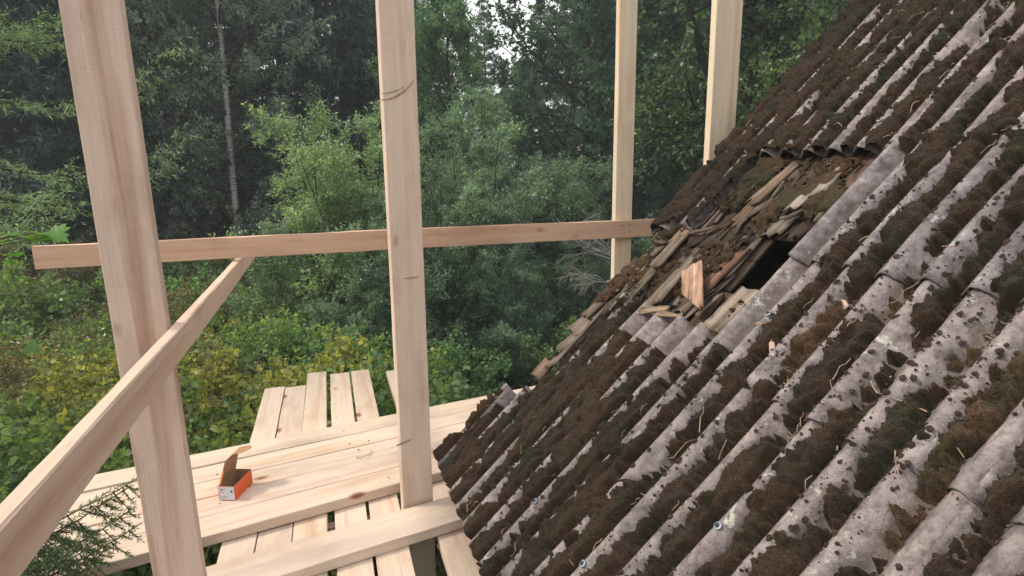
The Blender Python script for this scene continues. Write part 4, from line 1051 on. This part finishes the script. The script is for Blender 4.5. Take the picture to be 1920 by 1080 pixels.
# --- maple twigs with lobed leaves at the left edge
def maple():
    g = np.random.default_rng(81)
    out_ = []
    pr = [(0, 0), (.10, -.02), (.36, -.10), (.30, .06), (.52, .10), (.62, .22), (.46, .30), (.58, .48), (.40, .50), (.24, .46), (.28, .72), (.14, .70), (0, 1.0)]
    prof = pr + [(-x, y) for x, y in pr[-2:0:-1]]
    def leaf_me(fold):
        V = [(x, y, fold * abs(x) * .6 - .12 * y * y) for x, y in prof] + [(0, .35, -.02)]
        k = len(prof); return mesh('maple_leaf', V, [(i, (i + 1) % k, k) for i in range(k)])
    lm = [leaf_me(.2), leaf_me(-.15), leaf_me(.05)]
    for m_ in lm: m_.materials.append(M['leaf'])
    base = gpt(-120, 2.9)
    r = empty('maple_sapling', (base.x, base.y, gz(base)), 'thin maple sapling with bright green lobed leaves at the left', 'maple'); B = Vector(r.location)
    top = at(-60, 380, 2.95) - B; mid = at(-110, 700, 2.9) - B
    lines = [(np.array([(0, 0, 0), tuple(mid * .6), tuple(mid), tuple((mid + top) / 2 + Vector((.02, 0, 0))), tuple(top)]), np.array([.02, .016, .012, .009, .005]))]
    spots = []
    for px, py in ((8, 440), (30, 462), (62, 436), (92, 433), (18, 478), (48, 446), (5, 492), (75, 448), (-20, 455), (-30, 425), (30, 632), (48, 650), (8, 628), (-25, 640), (12, 660), (-60, 560), (-80, 500), (-50, 700)):
        spots.append((px, py))
    for i, (px, py) in enumerate(spots):
        d = 2.85 + g.uniform(-.18, .18); p = at(px, py, d) - B; z0 = min(p.z - .10, top.z); f_ = max(0.1, (z0 - mid.z) / (top.z - mid.z)) if z0 > mid.z else 0
        st = mid + (top - mid) * min(1, f_)
        m1 = (st + p) / 2 + Vector((0, 0, .03)); lines.append((np.array([tuple(st), tuple(m1), tuple(p)]), np.array([.004, .0028, .0016])))
        o = obj('leaf', lm[i % 3], None, r, (.10 * g.uniform(.8, 1.2), .21 * g.uniform(.8, 1.15), .035))
        o.location = p; o.scale = (.085 * g.uniform(.7, 1.15),) * 3; o.rotation_euler = (g.uniform(-.5, .35), g.uniform(-.5, .5), g.uniform(-2.4, -.6))
    obj('stem', mesh('maple_stem', *tubes(lines, 5), True), M['bark'], r, (.12, .10, .06))
maple()

# --- bare dead tree whose grey branches show under the rail
def dead_tree():
    g = np.random.default_rng(91)
    b = gpt(1215, 9.2); r = empty('dead_tree', (b.x, b.y, gz(b)), 'dead bush of bare grey branches under the end of the guard rail', 'dead bush'); B = Vector(r.location)
    ln = []
    def br(p, d, L, rad, lev):
        P = limb_pts(p, d, L, 7, g, -.35 if lev else .1, .16); ln.append((P, np.linspace(rad, rad * .35, 7)))
        if lev < 3:
            for _ in range(5 if lev == 0 else 4):
                k = g.integers(1, 6); d2 = norm(P[k + 1] - P[k]) + norm(g.normal(size=3)) * .75; br(P[k], d2, L * g.uniform(.35, .6), rad * .5, lev + 1)
    trunk = limb_pts((0, 0, 0), (-.05, 0, 1), 2.3, 6, g, 0, .05)
    obj('trunk', mesh('dead_trunk', *tubes([(trunk, np.linspace(.06, .04, 6))], 6), True), M['dead'], r)
    tgt = [at(1015, 470, 9.0), at(1060, 520, 9.1), at(1090, 465, 8.9), at(1120, 540, 9.1), at(1050, 490, 9.0), at(1130, 480, 9.2)]
    for q in tgt:
        v = np.array(q - B) - trunk[-1] ; n0 = len(ln); br(trunk[-1] - np.array([0, 0, g.uniform(0, .4)]), v + np.array([0, 0, .25]), np.linalg.norm(v) * 1.02, .022, 0)
        obj('branch', mesh('dead_branch', *tubes(ln[n0:], 4), True), M['dead'], r)
dead_tree()

# ------------------------------------------------------------------ damp forest air
def haze():
    m = bpy.data.materials.new('haze'); m.use_nodes = True; t = m.node_tree; t.nodes.clear()
    o = t.nodes.new('ShaderNodeOutputMaterial'); v = t.nodes.new('ShaderNodeVolumePrincipled')
    v.inputs['Color'].default_value = (.86, .97, 1, 1); v.inputs['Density'].default_value = .0034; v.inputs['Anisotropy'].default_value = .2
    t.links.new(v.outputs[0], o.inputs['Volume'])
    a, z0, z1 = 425, -2.0, 26.0
    V = [(x, y + 12, z) for z in (z0, z1) for x, y in ((-a, -a), (a, -a), (a, a), (-a, a))]
    b = obj('haze', mesh('haze', V, [(3, 2, 1, 0), (4, 5, 6, 7), (0, 1, 5, 4), (1, 2, 6, 5), (2, 3, 7, 6), (3, 0, 4, 7)]), m); b['kind'] = 'stuff'
    b['label'] = 'thin pale haze in the forest air'; b['category'] = 'haze'
haze()
